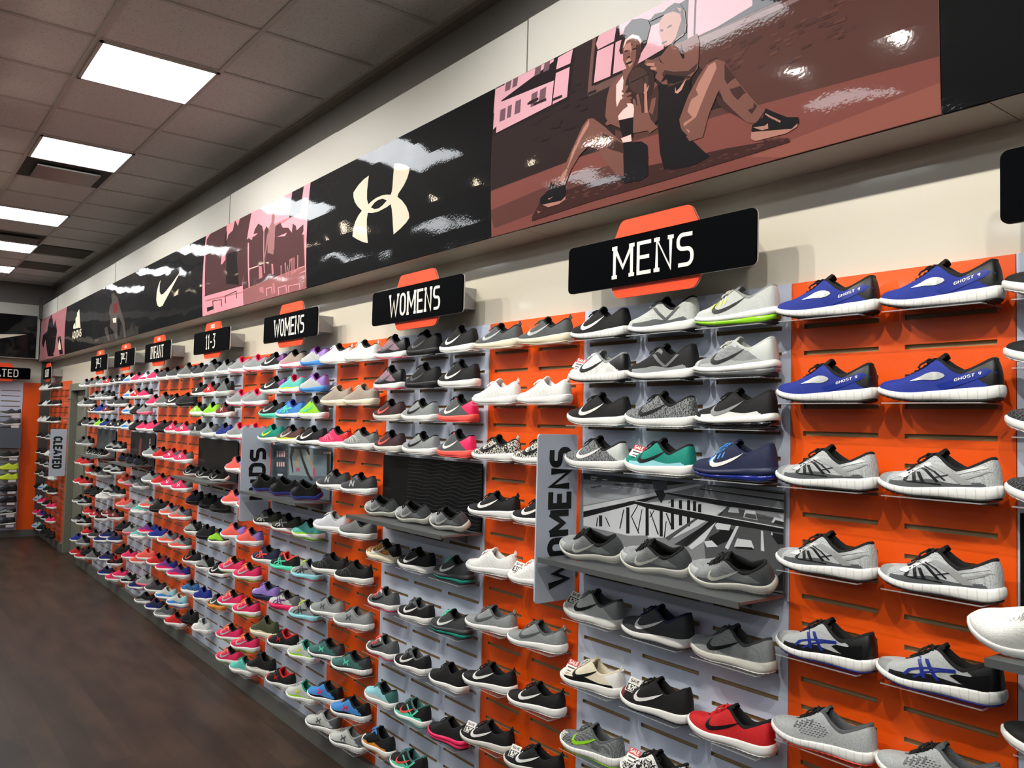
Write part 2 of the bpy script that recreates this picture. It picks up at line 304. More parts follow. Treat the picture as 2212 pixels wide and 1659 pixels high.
ART={'women':[['brick',[-44,34,-73,665,955,646,1784,464,1784,128,1152,173,537,197,-34,184]],['brickd',[-51,187,-73,665,695,651,707,198,537,197]],['brickd',[562,422,565,320,756,222,1159,195,1158,236,948,472,712,463]],['floorp',[-43,-6,-34,184,537,197,1152,173,1784,135,1784,-12,1155,-11]],['floorl',[1240,27,1397,43,1784,75,1784,-6,1398,-11]],['floord',[-14,109,539,144,864,118,711,55,383,52,23,33]],['dark',[-44,399,-55,649,485,632,468,421,6,407]],['glass',[-23,506,-19,607,63,606,43,507]],['glass',[63,611,364,610,364,600,49,545]],['glass',[5,513,64,511,53,454,5,437]],['glass',[33,540,374,523,367,432,26,417]],['glass',[389,606,470,610,461,559,382,562]],['glass',[383,548,459,546,454,436,374,432]],['glassd',[48,506,83,505,82,456,45,457]],['glassd',[96,507,123,506,120,457,94,457]],['glassd',[146,512,180,511,179,458,142,459]],['glassd',[245,511,282,512,278,458,243,459]],['glassd',[296,511,332,513,330,462,292,464]],['glassd',[71,614,108,612,103,574,68,575]],['glassd',[119,612,150,611,147,575,116,575]],['glassd',[256,613,293,613,288,578,253,578]],['glassd',[310,611,343,611,340,576,305,576]],['wood',[563,402,573,620,617,621,596,431,904,435,905,413]],['dark',[582,435,590,619,696,622,1042,598,1412,439,1320,442,1055,442,893,434]],['glass',[593,584,609,619,691,617,684,561,604,560]],['glass',[602,555,683,553,675,441,594,443]],['glass',[692,554,902,549,915,453,811,442,688,444]],['glass',[702,622,831,621,989,611,1042,589,1000,581,710,571]],['glass',[1008,577,1032,576,1035,445,1011,445]],['glass',[1040,578,1247,518,1248,462,1121,445,1042,444]],['sill',[1056,408,1440,417,1440,428,1055,437]],['brick3',[1208,369,1233,369,1233,360,1208,360]],['brickd2',[1166,373,1192,373,1192,365,1166,365]],['brick2',[1522,287,1551,288,1551,281,1522,280]],['brick2',[1202,312,1223,312,1223,303,1202,303]],['brick2',[1484,351,1518,351,1518,343,1484,343]],['brick3',[1485,285,1516,287,1516,279,1485,278]],['brickd2',[1186,341,1219,342,1219,333,1186,332]],['brick2',[1540,282,1559,283,1559,275,1540,275]],['brickd2',[1491,342,1512,342,1512,334,1491,334]],['brick2',[1215,350,1236,350,1237,341,1215,341]],['brickd2',[1533,286,1566,287,1566,279,1533,278]],['brickd2',[1489,381,1508,381,1508,373,1489,373]],['brickd2',[1431,344,1462,344,1462,336,1431,336]],['brick3',[1187,326,1210,327,1210,318,1188,317]],['brick2',[1315,352,1335,353,1335,344,1315,344]],['brickd2',[1127,320,1150,320,1150,311,1127,311]],['brick2',[1354,323,1376,323,1376,315,1354,315]],['brick2',[1554,359,1574,359,1574,351,1554,351]],['brick3',[1400,328,1417,328,1417,320,1400,319]],['brickd2',[1308,307,1338,308,1338,300,1308,299]],['brick2',[1189,339,1228,340,1228,331,1189,331]],['brickd2',[1432,348,1459,348,1459,340,1433,340]],['brick2',[1498,367,1532,367,1532,360,1498,359]],['brickd2',[1236,379,1259,379,1259,370,1236,370]],['brickd2',[1129,252,1152,253,1153,245,1129,244]],['brick3',[1418,342,1438,342,1438,334,1418,334]],['brick3',[1251,362,1283,363,1283,354,1251,354]],['brick2',[1499,279,1526,279,1526,272,1499,271]],['brick3',[1237,357,1264,357,1264,349,1237,349]],['brick3',[1157,331,1176,332,1176,323,1157,322]],['brick2',[1372,337,1396,337,1396,329,1372,329]],['brickd2',[1274,279,1295,279,1295,271,1274,270]],['brick2',[1137,250,1164,252,1165,243,1137,242]],['brick2',[1144,374,1181,374,1181,365,1144,365]],['brick2',[1383,262,1411,263,1411,255,1383,254]],['brick2',[1360,309,1381,310,1381,301,1360,301]],['brick3',[1149,311,1187,312,1187,303,1149,303]],['brick2',[1407,357,1424,357,1424,349,1407,349]],['brick3',[1309,320,1328,320,1328,312,1309,311]],['brick2',[1312,300,1336,301,1336,292,1312,291]],['brick3',[1337,378,1356,378,1356,370,1337,370]],['brick3',[1211,355,1232,355,1232,346,1212,346]],['brick3',[1502,365,1514,365,1514,357,1502,357]],['brickd2',[1369,259,1392,260,1392,252,1369,251]],['brick2',[1409,285,1440,286,1440,278,1409,277]],['brickd2',[1335,370,1353,370,1353,362,1335,362]],['brick3',[1515,273,1534,273,1534,266,1515,265]],['brick3',[1410,284,1439,285,1439,277,1410,276]],['brickd2',[1479,319,1506,319,1506,311,1479,311]],['brick3',[1473,341,1494,341,1494,334,1473,333]],['brickd2',[1125,251,1159,253,1159,244,1125,242]],['brick2',[1185,330,1218,330,1218,322,1185,321]],['brick2',[1458,349,1491,350,1491,342,1458,341]],['brickd2',[1502,300,1524,301,1525,293,1502,292]],['brick2',[1325,331,1348,331,1348,323,1325,323]],['brick2',[1471,356,1487,357,1487,349,1471,348]],['brick3',[1389,350,1411,350,1411,342,1389,342]],['brick2',[1505,316,1538,317,1538,309,1505,309]],['brickd2',[1170,301,1209,302,1209,294,1171,293]],['brick3',[1461,325,1486,325,1486,318,1461,317]],['dark2',[234,486,289,484,289,474,234,476]],['dark2',[272,390,309,389,309,380,273,380]],['dark2',[458,452,497,450,497,442,459,443]],['dark2',[261,334,285,334,285,324,262,324]],['dark2',[343,423,369,423,370,413,344,414]],['dark2',[261,393,304,392,304,383,262,384]],['dark2',[312,315,353,315,354,306,312,306]],['dark2',[320,400,362,399,362,390,320,391]],['dark2',[262,469,317,467,317,458,263,460]],['dark2',[528,409,567,409,567,400,528,401]],['dark2',[391,358,434,358,434,349,391,349]],['dark2',[256,333,290,333,290,324,256,324]],['dark2',[473,318,516,318,516,309,474,309]],['dark2',[394,343,423,343,424,334,394,334]],['dark2',[371,454,427,452,427,443,371,444]],['dark2',[286,401,326,400,327,391,287,391]],['dark2',[332,315,355,315,356,306,333,305]],['dark2',[495,472,529,470,529,461,495,463]],['dark2',[273,469,336,467,336,458,273,460]],['dark2',[499,391,523,391,523,382,499,382]],['dark2',[428,407,463,407,463,398,428,398]],['dark2',[369,349,421,349,421,340,369,340]],['dark2',[224,483,264,481,265,472,224,474]],['dark2',[439,322,497,322,497,314,440,313]],['dark2',[566,417,608,416,609,407,567,408]],['dark2',[525,369,565,368,565,359,525,360]],['mat',[261,34,325,93,722,99,1161,71,1366,49,1373,36,957,29,594,29,261,19]],['floord',[806,68,824,68,830,64,814,62]],['floord',[1331,56,1343,56,1348,52,1337,51]],['mat2',[449,78,471,78,478,73,460,72]],['mat2',[691,51,710,51,717,47,701,45]],['mat2',[988,62,1004,62,1009,58,995,57]],['mat2',[443,63,465,63,472,59,453,57]],['mat2',[740,66,758,66,764,62,749,60]],['mat2',[708,76,727,76,733,72,717,70]],['mat2',[939,53,955,53,961,48,946,47]],['mat2',[1186,48,1200,48,1204,44,1192,42]],['floord',[544,64,565,64,572,59,554,57]],['mat2',[1066,45,1081,45,1086,41,1073,39]],['mat2',[1152,44,1166,44,1171,40,1158,39]],['mat2',[560,66,581,66,587,62,570,60]],['floord',[1027,49,1042,49,1047,45,1034,44]],['mat2',[1228,50,1241,50,1246,46,1234,45]],['floord',[1263,49,1276,49,1280,45,1269,44]],['floord',[781,55,799,55,805,51,789,49]],['floord',[1264,56,1277,56,1282,52,1270,51]],['floord',[1318,57,1331,57,1335,53,1324,52]],['mat2',[826,74,844,74,850,70,834,68]],['floord',[1263,54,1276,54,1281,51,1269,49]],['mat2',[819,64,836,64,842,60,827,58]],['floord',[541,79,561,78,568,74,550,72]],['mat2',[1014,63,1029,63,1035,58,1021,57]],['floord',[1147,56,1162,56,1167,52,1154,51]],['mat2',[1259,47,1273,47,1277,43,1266,42]],['mat2',[1283,63,1297,63,1301,59,1290,58]],['floord',[1302,60,1315,61,1319,57,1308,55]],['mat2',[366,77,389,77,397,72,377,70]],['mat2',[600,52,620,52,627,48,610,46]],['floord',[499,80,520,80,527,75,509,73]],['mat2',[1019,54,1035,54,1040,50,1027,49]],['mat2',[1127,52,1142,52,1146,48,1134,47]],['floord',[1248,49,1262,49,1266,45,1254,44]],['mat2',[1094,51,1109,51,1114,47,1102,46]],['floord',[917,68,934,68,940,64,925,63]],['mat2',[899,71,916,71,922,67,907,65]],['floord',[550,55,571,55,578,50,560,48]],['floord',[951,64,968,64,973,60,959,58]],['floord',[738,66,757,66,763,61,747,60]],['mat2',[1326,57,1339,57,1344,54,1333,52]],['mat2',[712,55,731,55,737,51,721,49]],['mat2',[542,56,563,56,570,51,552,50]],['floord',[631,63,650,63,657,58,640,57]],['floord',[1274,53,1287,53,1291,49,1280,48]],['floord',[1339,47,1351,48,1355,44,1345,43]],['mat2',[747,71,765,71,771,67,755,65]],['floord',[481,64,502,64,509,59,491,57]],['floord',[713,59,732,59,738,55,722,53]],['skind',[1027,276,1072,328,1102,351,1127,351,1142,333,1108,324,1058,266,1007,197]],['black',[895,333,928,366,1031,324,1028,242,992,160,951,64,923,62,906,118,897,228]],['skin',[899,428,937,454,992,447,1050,452,1061,419,1057,341,1026,318,968,319,918,335,883,368,894,386]],['skind',[911,372,1026,322,1000,318,940,319]],['black',[982,417,989,444,1004,392,996,391]],['black',[893,434,910,411,928,392,916,387]],['swsh',[969,312,968,293,979,287,995,294,1015,327,987,303,973,296]],['skin',[1092,342,1127,346,1157,328,1181,292,1205,253,1252,191,1293,141,1266,116,1235,126,1188,175,1154,213,1138,250,1129,236,1100,188,1076,125,1025,126,992,176,986,203,1022,269,1057,312]],['skinl',[1097,336,1122,340,1128,318,1089,257,1054,197,1024,151,1002,182,1028,242,1063,298]],['skind',[1129,236,1154,213,1188,175,1235,126,1207,150,1159,183,1134,211]],['skind',[1157,324,1186,283,1224,223,1270,163,1252,145,1187,219,1157,276]],['blackl',[922,122,971,157,997,167,1077,84,1102,61,1036,48,946,57,912,95]],['blackl',[1253,114,1288,127,1297,149,1332,126,1366,105,1399,96,1401,81,1379,66,1262,80,1249,99]],['skinl',[1249,95,1379,70,1397,80,1395,71,1362,62,1263,66,1247,77]],['skinl',[1255,107,1293,101,1304,105,1305,90,1284,91]],['skinl',[1297,136,1312,124,1310,119,1296,132]],['skinl',[1308,127,1323,116,1321,111,1307,123]],['skinl',[1319,119,1334,109,1332,104,1318,115]],['skinl',[1330,111,1345,101,1343,96,1329,106]],['skinl',[893,553,913,567,962,570,995,548,1007,493,997,467,954,457,921,455,903,488,891,518]],['hair',[844,569,867,585,907,578,923,585,951,589,973,578,990,555,1001,516,1007,472,997,471,979,542,946,563,901,567,855,567]],['skind',[948,459,997,471,1004,494,985,522,964,470,954,452]],['hair',[897,521,908,519,911,511,900,513]],['hair',[925,519,944,521,947,515,928,514]],['skind',[906,476,931,473,926,469,909,468]],['skin',[899,410,927,397,988,385,1025,385,1051,393,1061,419,1059,361,1041,334,1015,332,967,349,917,370,888,392]],['skind',[917,370,967,348,1015,331,1047,336,1057,358,1020,345,961,362,911,385]],['skin',[659,304,664,367,676,401,714,422,751,423,824,400,872,367,895,342,885,275,858,204,793,212,679,275]],['skind',[850,312,895,342,901,314,897,228,875,208,851,250]],['white',[708,400,739,423,742,408,740,372,754,322,796,310,791,266,724,274,717,306,709,345]],['black',[724,274,791,266,790,200,744,207,731,247]],['white',[735,210,781,211,784,188,745,193]],['skin',[735,442,805,442,818,397,777,379,739,409]],['skind',[769,436,811,440,824,409,794,405]],['hair',[714,516,725,565,734,589,765,606,807,594,838,578,853,550,842,514,839,497,816,474,798,471,749,515,733,526,733,502,721,502]],['skin',[732,503,728,527,742,545,779,544,809,521,816,496,811,462,799,439,775,427,754,441,736,474]],['skinl',[736,511,739,528,767,527,773,502,768,472,781,450,769,440,750,465]],['skind',[792,509,815,501,812,462,796,438,775,427,793,455,795,481]],['white',[732,519,740,546,772,552,803,535,818,511,814,504,797,526,773,540,748,539,736,522]],['hair',[739,507,755,505,756,499,743,501]],['hair',[774,501,793,499,795,493,777,496]],['hair',[754,481,767,480,769,474,757,474]],['black',[750,460,775,461,780,457,772,452,753,454]],['ball',[883,356,882,342,878,328,870,316,860,306,848,300,834,296,819,296,805,300,791,307,778,317,767,329,759,344,753,359,751,375,752,391,757,405,765,418,775,427,788,434,801,436,816,436,831,432,845,424,858,414,868,401,876,387,881,372]],['ball2',[856,367,854,354,848,344,839,337,826,334,813,336,799,343,786,353,775,366,768,381,766,396,768,409,774,420,784,427,796,429,810,427,824,420,837,409,847,396,853,382]],['black',[817,433,836,378,840,359,833,379,813,433]],['black',[776,388,854,390,855,387,778,384]],['skinl',[834,334,860,353,852,333,838,329]],['skin',[660,280,710,317,731,343,753,332,766,310,742,303,692,271,667,271]],['skin',[747,357,765,373,764,381,754,382,733,369]],['skin',[741,344,777,345,782,350,772,355,734,357]],['skin',[740,332,779,329,785,333,776,339,735,345]],['skin',[739,324,776,318,782,322,774,328,737,335]],['skin',[916,405,870,431,838,440,838,426,864,422,871,402,865,402,888,386,922,374]],['skin',[871,430,843,442,834,441,841,433,869,419]],['skinl',[879,418,847,428,840,426,847,419,879,407]],['skinl',[888,401,866,408,860,406,866,400,888,392]],['skin',[798,265,809,288,856,270,869,236,898,202,864,194,822,245]],['skin',[813,270,799,321,792,328,787,323,799,272]],['skin',[829,270,815,332,808,339,803,334,814,273]],['skind',[844,266,832,329,825,336,820,331,828,269]],['skinl',[855,262,848,357,842,364,837,360,841,266]],['skin',[415,129,450,180,505,250,545,302,572,321,599,316,654,273,719,214,745,193,754,65,723,81,683,126,643,173,629,199,575,223,535,204,487,162,452,111]],['skinl',[422,137,505,240,552,295,579,317,580,297,540,260,479,183,445,123]],['skind',[654,249,745,189,749,156,682,186,629,228]],['blackl',[745,193,829,176,853,157,855,60,821,50,748,57,716,91,747,80]],['blackl',[311,76,314,95,363,115,377,142,408,116,452,116,457,71,432,57,350,55]],['skinl',[326,68,432,62,457,74,454,62,418,52,358,52]],['skinl',[360,86,364,78,390,87,370,83]],['skinl',[297,53,300,40,318,46,304,46]]],'ua':[['cream',[729,487,673,479,617,461,568,434,572,409,590,380,625,349,675,318,711,302,743,294,786,285,841,280,894,283,934,286,971,293,987,302,1033,315,1043,330,1091,359,1121,389,1135,417,1137,432,1107,450,1062,468,1017,482,986,487,984,428,982,371,978,352,968,339,943,322,892,303,852,295,810,299,772,315,753,327,740,340,725,366,721,412,725,456]],['cream',[744,141,697,152,631,177,576,202,584,240,605,273,635,298,675,318,734,334,770,345,818,353,877,354,924,349,968,339,1039,313,1079,289,1119,254,1142,221,1149,195,1123,178,1071,159,1003,141,997,183,992,227,983,268,971,292,955,311,938,317,890,336,843,339,807,333,772,316,748,307,740,294,731,263,734,199]]],'track':[['pink',[64,5,22,617,1838,624,1882,2]],['tree',[64,156,27,578,109,615,386,618,457,611,491,479,519,535,602,550,627,623,700,563,726,616,946,621,907,425,854,132,46,145]],['pinkd',[858,98,921,434,947,615,1839,622,1871,4,870,-5]],['pink',[905,436,947,618,1839,622,1855,312]],['tree',[890,433,936,440,999,416,1037,482,1093,511,1169,481,1202,432,1241,468,1286,439,1286,300,1396,294,1394,441,1473,448,1516,410,1606,394,1660,355,1667,409,1718,385,1732,357,1826,376,1859,131,1263,116,857,104]],['mid',[858,98,1263,116,1860,126,1882,2,1517,-2,862,-4]],['dark',[1616,622,1786,618,1771,455,1607,453]],['person',[1297,458,1323,475,1319,518,1344,535,1374,508,1372,466,1396,420,1391,337,1385,264,1287,289,1292,379,1249,257,1240,275,1262,400]],['pinkd',[1145,229,1197,216,1229,40,1156,59]],['pinkd',[1357,210,1384,206,1417,20,1383,23]],['pink',[411,413,492,401,497,359,438,337,403,336]],['dark',[518,398,721,385,781,147,527,182]],['dark',[448,546,480,571,502,460,459,454]],['pinkd',[79,116,851,93,852,84,80,103]],['dark',[234,94,434,85,435,80,234,88]],['dark',[234,94,249,92,256,37,241,38]],['dark',[420,87,434,85,441,31,427,32]],['dark',[502,102,736,112,737,106,503,97]],['dark',[502,102,516,101,523,47,509,48]],['dark',[723,113,736,112,743,59,729,60]],['pink',[1268,68,1365,67,1365,62,1269,63]],['pink',[1268,68,1280,67,1285,18,1273,19]],['pink',[1354,69,1365,67,1370,20,1359,21]],['pink',[1460,51,1589,51,1589,47,1460,46]],['pink',[1460,51,1470,50,1475,3,1464,4]],['pink',[1578,53,1589,51,1593,5,1583,6]],['pink',[1615,43,1786,38,1786,34,1615,39]],['pink',[1615,43,1625,42,1629,-4,1619,-3]],['pink',[1776,39,1786,38,1790,-7,1780,-6]],['dark',[106,57,257,55,261,30,110,25]],['white',[959,232,1138,230,1138,223,960,225]],['pink',[927,410,949,407,988,105,967,108]],['pink',[1201,448,1212,446,1247,167,1236,168]]],'swoosh':[['cream',[705,420,658,387,610,327,601,254,635,206,705,182,795,183,889,224,1027,287,1182,360,1306,425,1066,346,902,301,804,283,740,287,696,317,687,369]]],'hoops':[['pers2',[790,498,882,506,982,469,1098,431,1163,373,1288,268,1430,156,1476,4,1409,0,1350,129,1153,246,1125,206,1129,10,1058,7,966,99,805,154,821,258,736,301,758,378,847,405]],['red',[927,379,1108,378,1093,277,947,282]],['pers2',[551,165,689,163,797,15,721,11,585,100]],['cream',[920,232,1085,227,1078,176,948,187]],['glassd',[57,63,269,63,272,49,69,48]]],'stripes':[['cream',[744,468,863,498,1021,263,817,279]],['cream',[673,403,754,426,845,271,714,281]],['cream',[572,328,655,353,717,271,567,287]],['cream',[512,255,607,255,626,180,533,174]],['cream',[633,255,726,255,745,180,654,174]],['cream',[752,254,844,254,863,180,773,174]],['cream',[869,253,959,254,978,180,889,174]],['cream',[984,253,1072,253,1090,180,1004,174]]],'shotput':[['pinkd',[7,19,-163,664,1806,651,1866,9]],['dark',[630,559,779,629,941,533,1070,430,1174,513,1382,338,1256,120,1127,13,687,35,470,285,327,173,159,244,231,361,576,397]],['dark',[1437,255,1681,250,1836,11,1598,12]],['cream',[1504,128,1568,224,1685,129,1701,73,1531,77]]],'bridge':[['g5',[15,98,14,297,899,301,902,2,23,-141]],['g7',[16,249,91,255,395,257,382,253,18,172]],['g1',[14,297,52,299,591,301,425,276,15,267]],['g3',[58,243,81,243,85,240,56,239]],['g3',[173,263,207,263,198,260,171,259]],['g8',[200,256,234,256,225,253,197,252]],['g1',[216,256,258,257,241,253,214,252]],['g8',[164,248,206,249,189,245,161,244]],['g3',[94,253,111,252,120,250,91,250]],['g8',[207,268,233,268,232,265,205,264]],['g3',[81,275,98,274,108,272,79,271]],['g3',[294,275,332,275,317,271,292,271]],['g1',[170,287,206,288,195,284,167,284]],['g3',[76,267,122,268,103,264,74,263]],['g8',[112,253,131,252,138,250,110,249]],['g3',[299,259,337,260,322,256,296,255]],['g1',[37,277,74,277,64,273,34,273]],['g1',[183,262,225,263,208,259,180,258]],['g8',[56,281,95,281,82,277,53,277]],['g8',[115,275,138,275,141,272,113,272]],['g8',[219,256,260,257,243,253,217,252]],['g3',[240,266,267,266,264,263,238,262]],['g8',[55,273,88,273,82,270,53,269]],['g3',[73,247,117,249,99,244,70,244]],['g3',[299,284,333,285,322,281,297,281]],['g8',[19,168,19,150,591,292,591,300]],['g1',[19,150,20,128,244,183,404,242,413,246,243,204]],['g8',[20,128,291,205,427,217,340,102,246,90,21,99]],['g8',[291,201,469,237,669,227,546,155,455,109,340,95]],['g1',[101,144,118,146,119,107,103,105]],['g1',[236,186,251,187,254,98,238,96]],['g1',[326,194,340,196,343,102,328,100]],['g1',[389,194,403,195,405,106,391,105]],['g1',[437,231,450,232,453,135,439,133]],['g1',[471,231,484,232,486,152,473,150]],['g1',[505,234,518,235,519,152,506,151]],['g1',[529,233,542,234,543,196,530,195]],['g1',[550,225,563,227,563,195,550,194]],['g1',[133,140,138,141,160,111,154,111]],['g1',[92,136,97,136,93,104,87,103]],['g1',[222,177,227,178,210,110,204,109]],['g1',[261,154,266,154,301,104,295,103]],['g1',[308,186,312,186,296,110,291,109]],['g1',[345,183,349,183,388,111,382,110]],['g1',[363,188,367,188,350,163,345,163]],['g1',[416,183,421,184,448,135,443,134]],['g1',[417,157,421,158,414,104,409,104]],['g1',[424,217,429,217,455,233,450,232]],['g1',[289,198,293,198,262,154,256,153]],['g3',[416,104,545,184,553,181,429,96]],['g2',[455,87,613,185,669,234,677,231,624,174,506,87]],['g1',[489,98,593,176,609,178,502,86]],['g8',[514,88,624,180,647,176,575,112,527,80]],['g3',[613,166,662,230,900,204,902,2,597,-40,575,112]],['g1',[594,127,663,166,697,158,664,123,610,98]],['g8',[668,99,707,174,696,173,656,104]],['g8',[785,171,792,169,797,111,785,112]],['g1',[814,169,897,164,898,145,842,137]],['g8',[617,167,632,181,678,177,671,157,625,155]],['g1',[632,156,663,157,659,153,633,152]],['g8',[575,112,606,119,630,103,587,95]],['g8',[690,111,701,137,751,137,762,115]],['g1',[697,112,755,117,759,110,694,106]],['g8',[722,202,729,226,764,225,772,199]],['g3',[725,203,731,215,766,215,770,200]],['g8',[666,212,673,228,703,228,707,213]],['g8',[820,198,830,214,861,211,868,192]],['g2',[826,196,834,206,864,203,866,192]],['g7',[844,224,861,223,897,187,881,185]],['g1',[243,207,272,211,894,184,894,171,593,176,338,192]],['g8',[272,211,281,213,891,186,891,183]],['g1',[404,248,426,252,897,238,897,228,631,230]],['g8',[426,252,432,253,897,240,897,238]],['g1',[551,273,567,277,896,266,896,259]],['g7',[567,277,896,267,896,266,568,275]],['g1',[583,288,603,291,896,285,896,280]],['g1',[611,297,896,297,896,292,611,294]],['g2',[364,255,404,261,413,242,396,214,382,230]],['g4',[354,284,421,289,419,259,363,258]],['g1',[792,0,862,63,898,69,899,13]],['g8',[819,169,824,169,826,161,820,162]],['g8',[868,165,874,164,874,157,869,158]]],'legs':[['slate',[25,288,982,306,997,122,47,79]],['slated',[26,283,272,288,280,86,33,83]],['fog',[285,279,643,288,657,125,301,110]],['fog2',[646,253,831,257,841,137,657,129]],['black',[319,289,578,295,603,255,582,245,536,279,470,277,508,224,568,168,603,135,659,103,628,96,560,136,475,222,436,275,379,273,337,225,369,133,358,123,302,223]],['tan',[367,277,407,276,440,170,412,164]],['tan',[536,275,582,250,663,178,642,173,572,236]],['pinks',[407,159,457,166,465,144,415,139]],['pinks',[648,168,684,175,689,127,658,112]],['black',[830,265,870,265,880,135,841,137]],['white',[92,252,117,254,121,214,96,212]],['white',[130,253,154,255,158,216,134,214]],['white',[167,255,191,257,195,218,170,216]],['white',[203,256,227,258,231,220,207,217]],['white',[97,180,122,182,125,153,100,151]],['white',[132,182,156,183,159,155,135,153]],['white',[166,184,191,185,193,157,169,155]],['white',[200,186,224,187,227,159,203,157]],['white',[789,276,805,276,806,264,790,264]],['white',[811,277,827,277,828,265,812,265]],['white',[833,278,849,278,850,266,834,266]],['white',[855,279,870,279,871,267,856,267]],['white',[876,280,892,280,893,268,877,268]],['white',[898,280,913,281,914,269,899,269]],['white',[67,255,87,254,87,252,67,253]],['white',[238,267,258,266,258,264,238,265]],['white',[71,212,91,211,92,209,71,210]],['white',[249,216,269,215,269,213,249,214]],['white',[69,231,89,230,90,228,69,229]],['white',[247,244,266,243,266,241,247,242]],['snow',[119,108,205,111,207,95,121,94]]]}
# ------------------------------------------------------------ room shell
XL, XR, YF, ZC = -14.1, 3.2, -9.0, 3.73
def floor_mat():
    m = bpy.data.materials.new('dark_plank_vinyl'); m.use_nodes = True
    nt = m.node_tree; N = nt.nodes; L = nt.links; b = N['Principled BSDF']
    tc = N.new('ShaderNodeTexCoord'); mp = N.new('ShaderNodeMapping')
    br = N.new('ShaderNodeTexBrick'); br.inputs['Scale'].default_value = 1.0
    br.inputs['Brick Width'].default_value = 1.2; br.inputs['Row Height'].default_value = 0.15
    br.inputs['Mortar Size'].default_value = 0.0015; br.inputs['Bias'].default_value = 0.0
    br.inputs['Color1'].default_value = lin((70, 56, 46)); br.inputs['Color2'].default_value = lin((56, 45, 37)); br.inputs['Mortar'].default_value = lin((38, 31, 28))
    no = N.new('ShaderNodeTexNoise'); no.inputs['Scale'].default_value = 1.0; no.inputs['Detail'].default_value = 5.0
    mp.inputs['Scale'].default_value = (2.2, 7.0, 1.0)
    L.new(tc.outputs['Object'], br.inputs['Vector']); L.new(tc.outputs['Object'], mp.inputs[0]); L.new(mp.outputs[0], no.inputs['Vector'])
    mx = N.new('ShaderNodeMix'); mx.data_type = 'RGBA'; mx.blend_type = 'MULTIPLY'; mx.inputs[0].default_value = 0.75
    rp = N.new('ShaderNodeValToRGB'); rp.color_ramp.elements[0].position = 0.35; rp.color_ramp.elements[0].color = (0.45, 0.42, 0.40, 1); rp.color_ramp.elements[1].position = 0.68; rp.color_ramp.elements[1].color = (1.25, 1.15, 1.05, 1)
    L.new(no.outputs[0], rp.inputs[0]); L.new(br.outputs[0], mx.inputs[6]); L.new(rp.outputs[0], mx.inputs[7]); L.new(mx.outputs[2], b.inputs['Base Color'])
    b.inputs['Roughness'].default_value = 0.42; b.inputs['Specular IOR Level'].default_value = 0.4
    return m
def ceil_mat():
    m = bpy.data.materials.new('acoustic_tile'); m.use_nodes = True
    nt = m.node_tree; N = nt.nodes; L = nt.links; b = N['Principled BSDF']
    tc = N.new('ShaderNodeTexCoord'); no = N.new('ShaderNodeTexNoise'); no.inputs['Scale'].default_value = 90.0; no.inputs['Detail'].default_value = 3.0
    rp = N.new('ShaderNodeValToRGB'); rp.color_ramp.elements[0].position = 0.3; rp.color_ramp.elements[0].color = lin((192, 187, 184)); rp.color_ramp.elements[1].position = 0.45; rp.color_ramp.elements[1].color = lin((222, 218, 216))
    L.new(tc.outputs['Object'], no.inputs['Vector']); L.new(no.outputs[0], rp.inputs[0]); L.new(rp.outputs[0], b.inputs['Base Color'])
    b.inputs['Roughness'].default_value = 0.9
    return m
mb = MB(); mb.box(XL - .1, XR + .1, YF - .1, .12, -.1, 0); struct(mb.build('floor', floor_mat()))
mb = MB(); mb.box(XL - .1, XR + .1, YF - .1, .12, ZC, ZC + .1); struct(mb.build('ceiling', ceil_mat()))
# right-hand wall (y = 0) with a doorway near the far corner
DX0, DX1, DZ = -12.22, -11.30, 2.12
mb = MB()
mb.box(DX1, XR, 0, .12, 0, 2.60); mb.box(DX1, XR, 0, .12, 2.60, ZC, 1)
mb.box(XL, DX0, 0, .12, 0, 2.60); mb.box(XL, DX0, 0, .12, 2.60, ZC, 1)
mb.box(DX0, DX1, 0, .12, DZ, 2.60); mb.box(DX0, DX1, 0, .12, 2.60, ZC, 1)
struct(mb.build('wall_right', [M_wallp, M_upper]))
mb = MB(); mb.box(XL - .12, XL, YF, .12, 0, 2.6); mb.box(XL - .12, XL, YF, .12, 2.6, ZC, 1)
struct(mb.build('wall_back', [M_wallp, M_upper]))
M_room = mat((108, 106, 104), 0.7, name='room_paint')
mb = MB(); mb.box(XL, XR, YF - .12, YF, 0, ZC); struct(mb.build('wall_left', M_room))
mb = MB(); mb.box(XR, XR + .12, YF, .12, 0, ZC); struct(mb.build('wall_front', M_room))
# door
M_frame = mat((118, 118, 104), 0.5, name='door_frame_paint'); M_leaf = mat((150, 148, 138), 0.5, name='door_leaf_paint'); M_dark = mat((30, 30, 30), 0.8, name='back_room_dark')
d = empty('door_1', (DX0, 0, 0), 'olive grey door in its frame between the two shoe sections', 'door'); d['kind'] = 'structure'
mb = MB(); mb.box(-.09, .012, -.03, .1, 0, DZ + .09); mb.box(DX1 - DX0, DX1 - DX0 + .09, -.03, .1, 0, DZ + .09); mb.box(0, DX1 - DX0, -.03, .1, DZ, DZ + .09)
mb.build('door_frame', M_frame, d)
mb = MB(); mb.box(.0, DX1 - DX0, .055, .10, .01, DZ); mb.build('door_leaf', M_leaf, d)
mb = MB(); mb.box(.02, .5, .05, .056, .01, DZ - .05); mb.build('kick_strip', M_frame, d)
mb = MB(); mb.tube([(.82, .055, 1.02), (.82, .0, 1.02), (.72, -.005, 1.02)], .012, 8); mb.build('door_handle', mat((170, 168, 160), 0.3, metal=.9), d)
mb = MB(); mb.box(.30, .62, .0, .054, DZ - .16, DZ - .08); mb.box(.30, .34, -.12, .0, DZ - .13, DZ - .11); mb.build('door_closer', mat((130, 128, 118), .4, metal=.5), d)

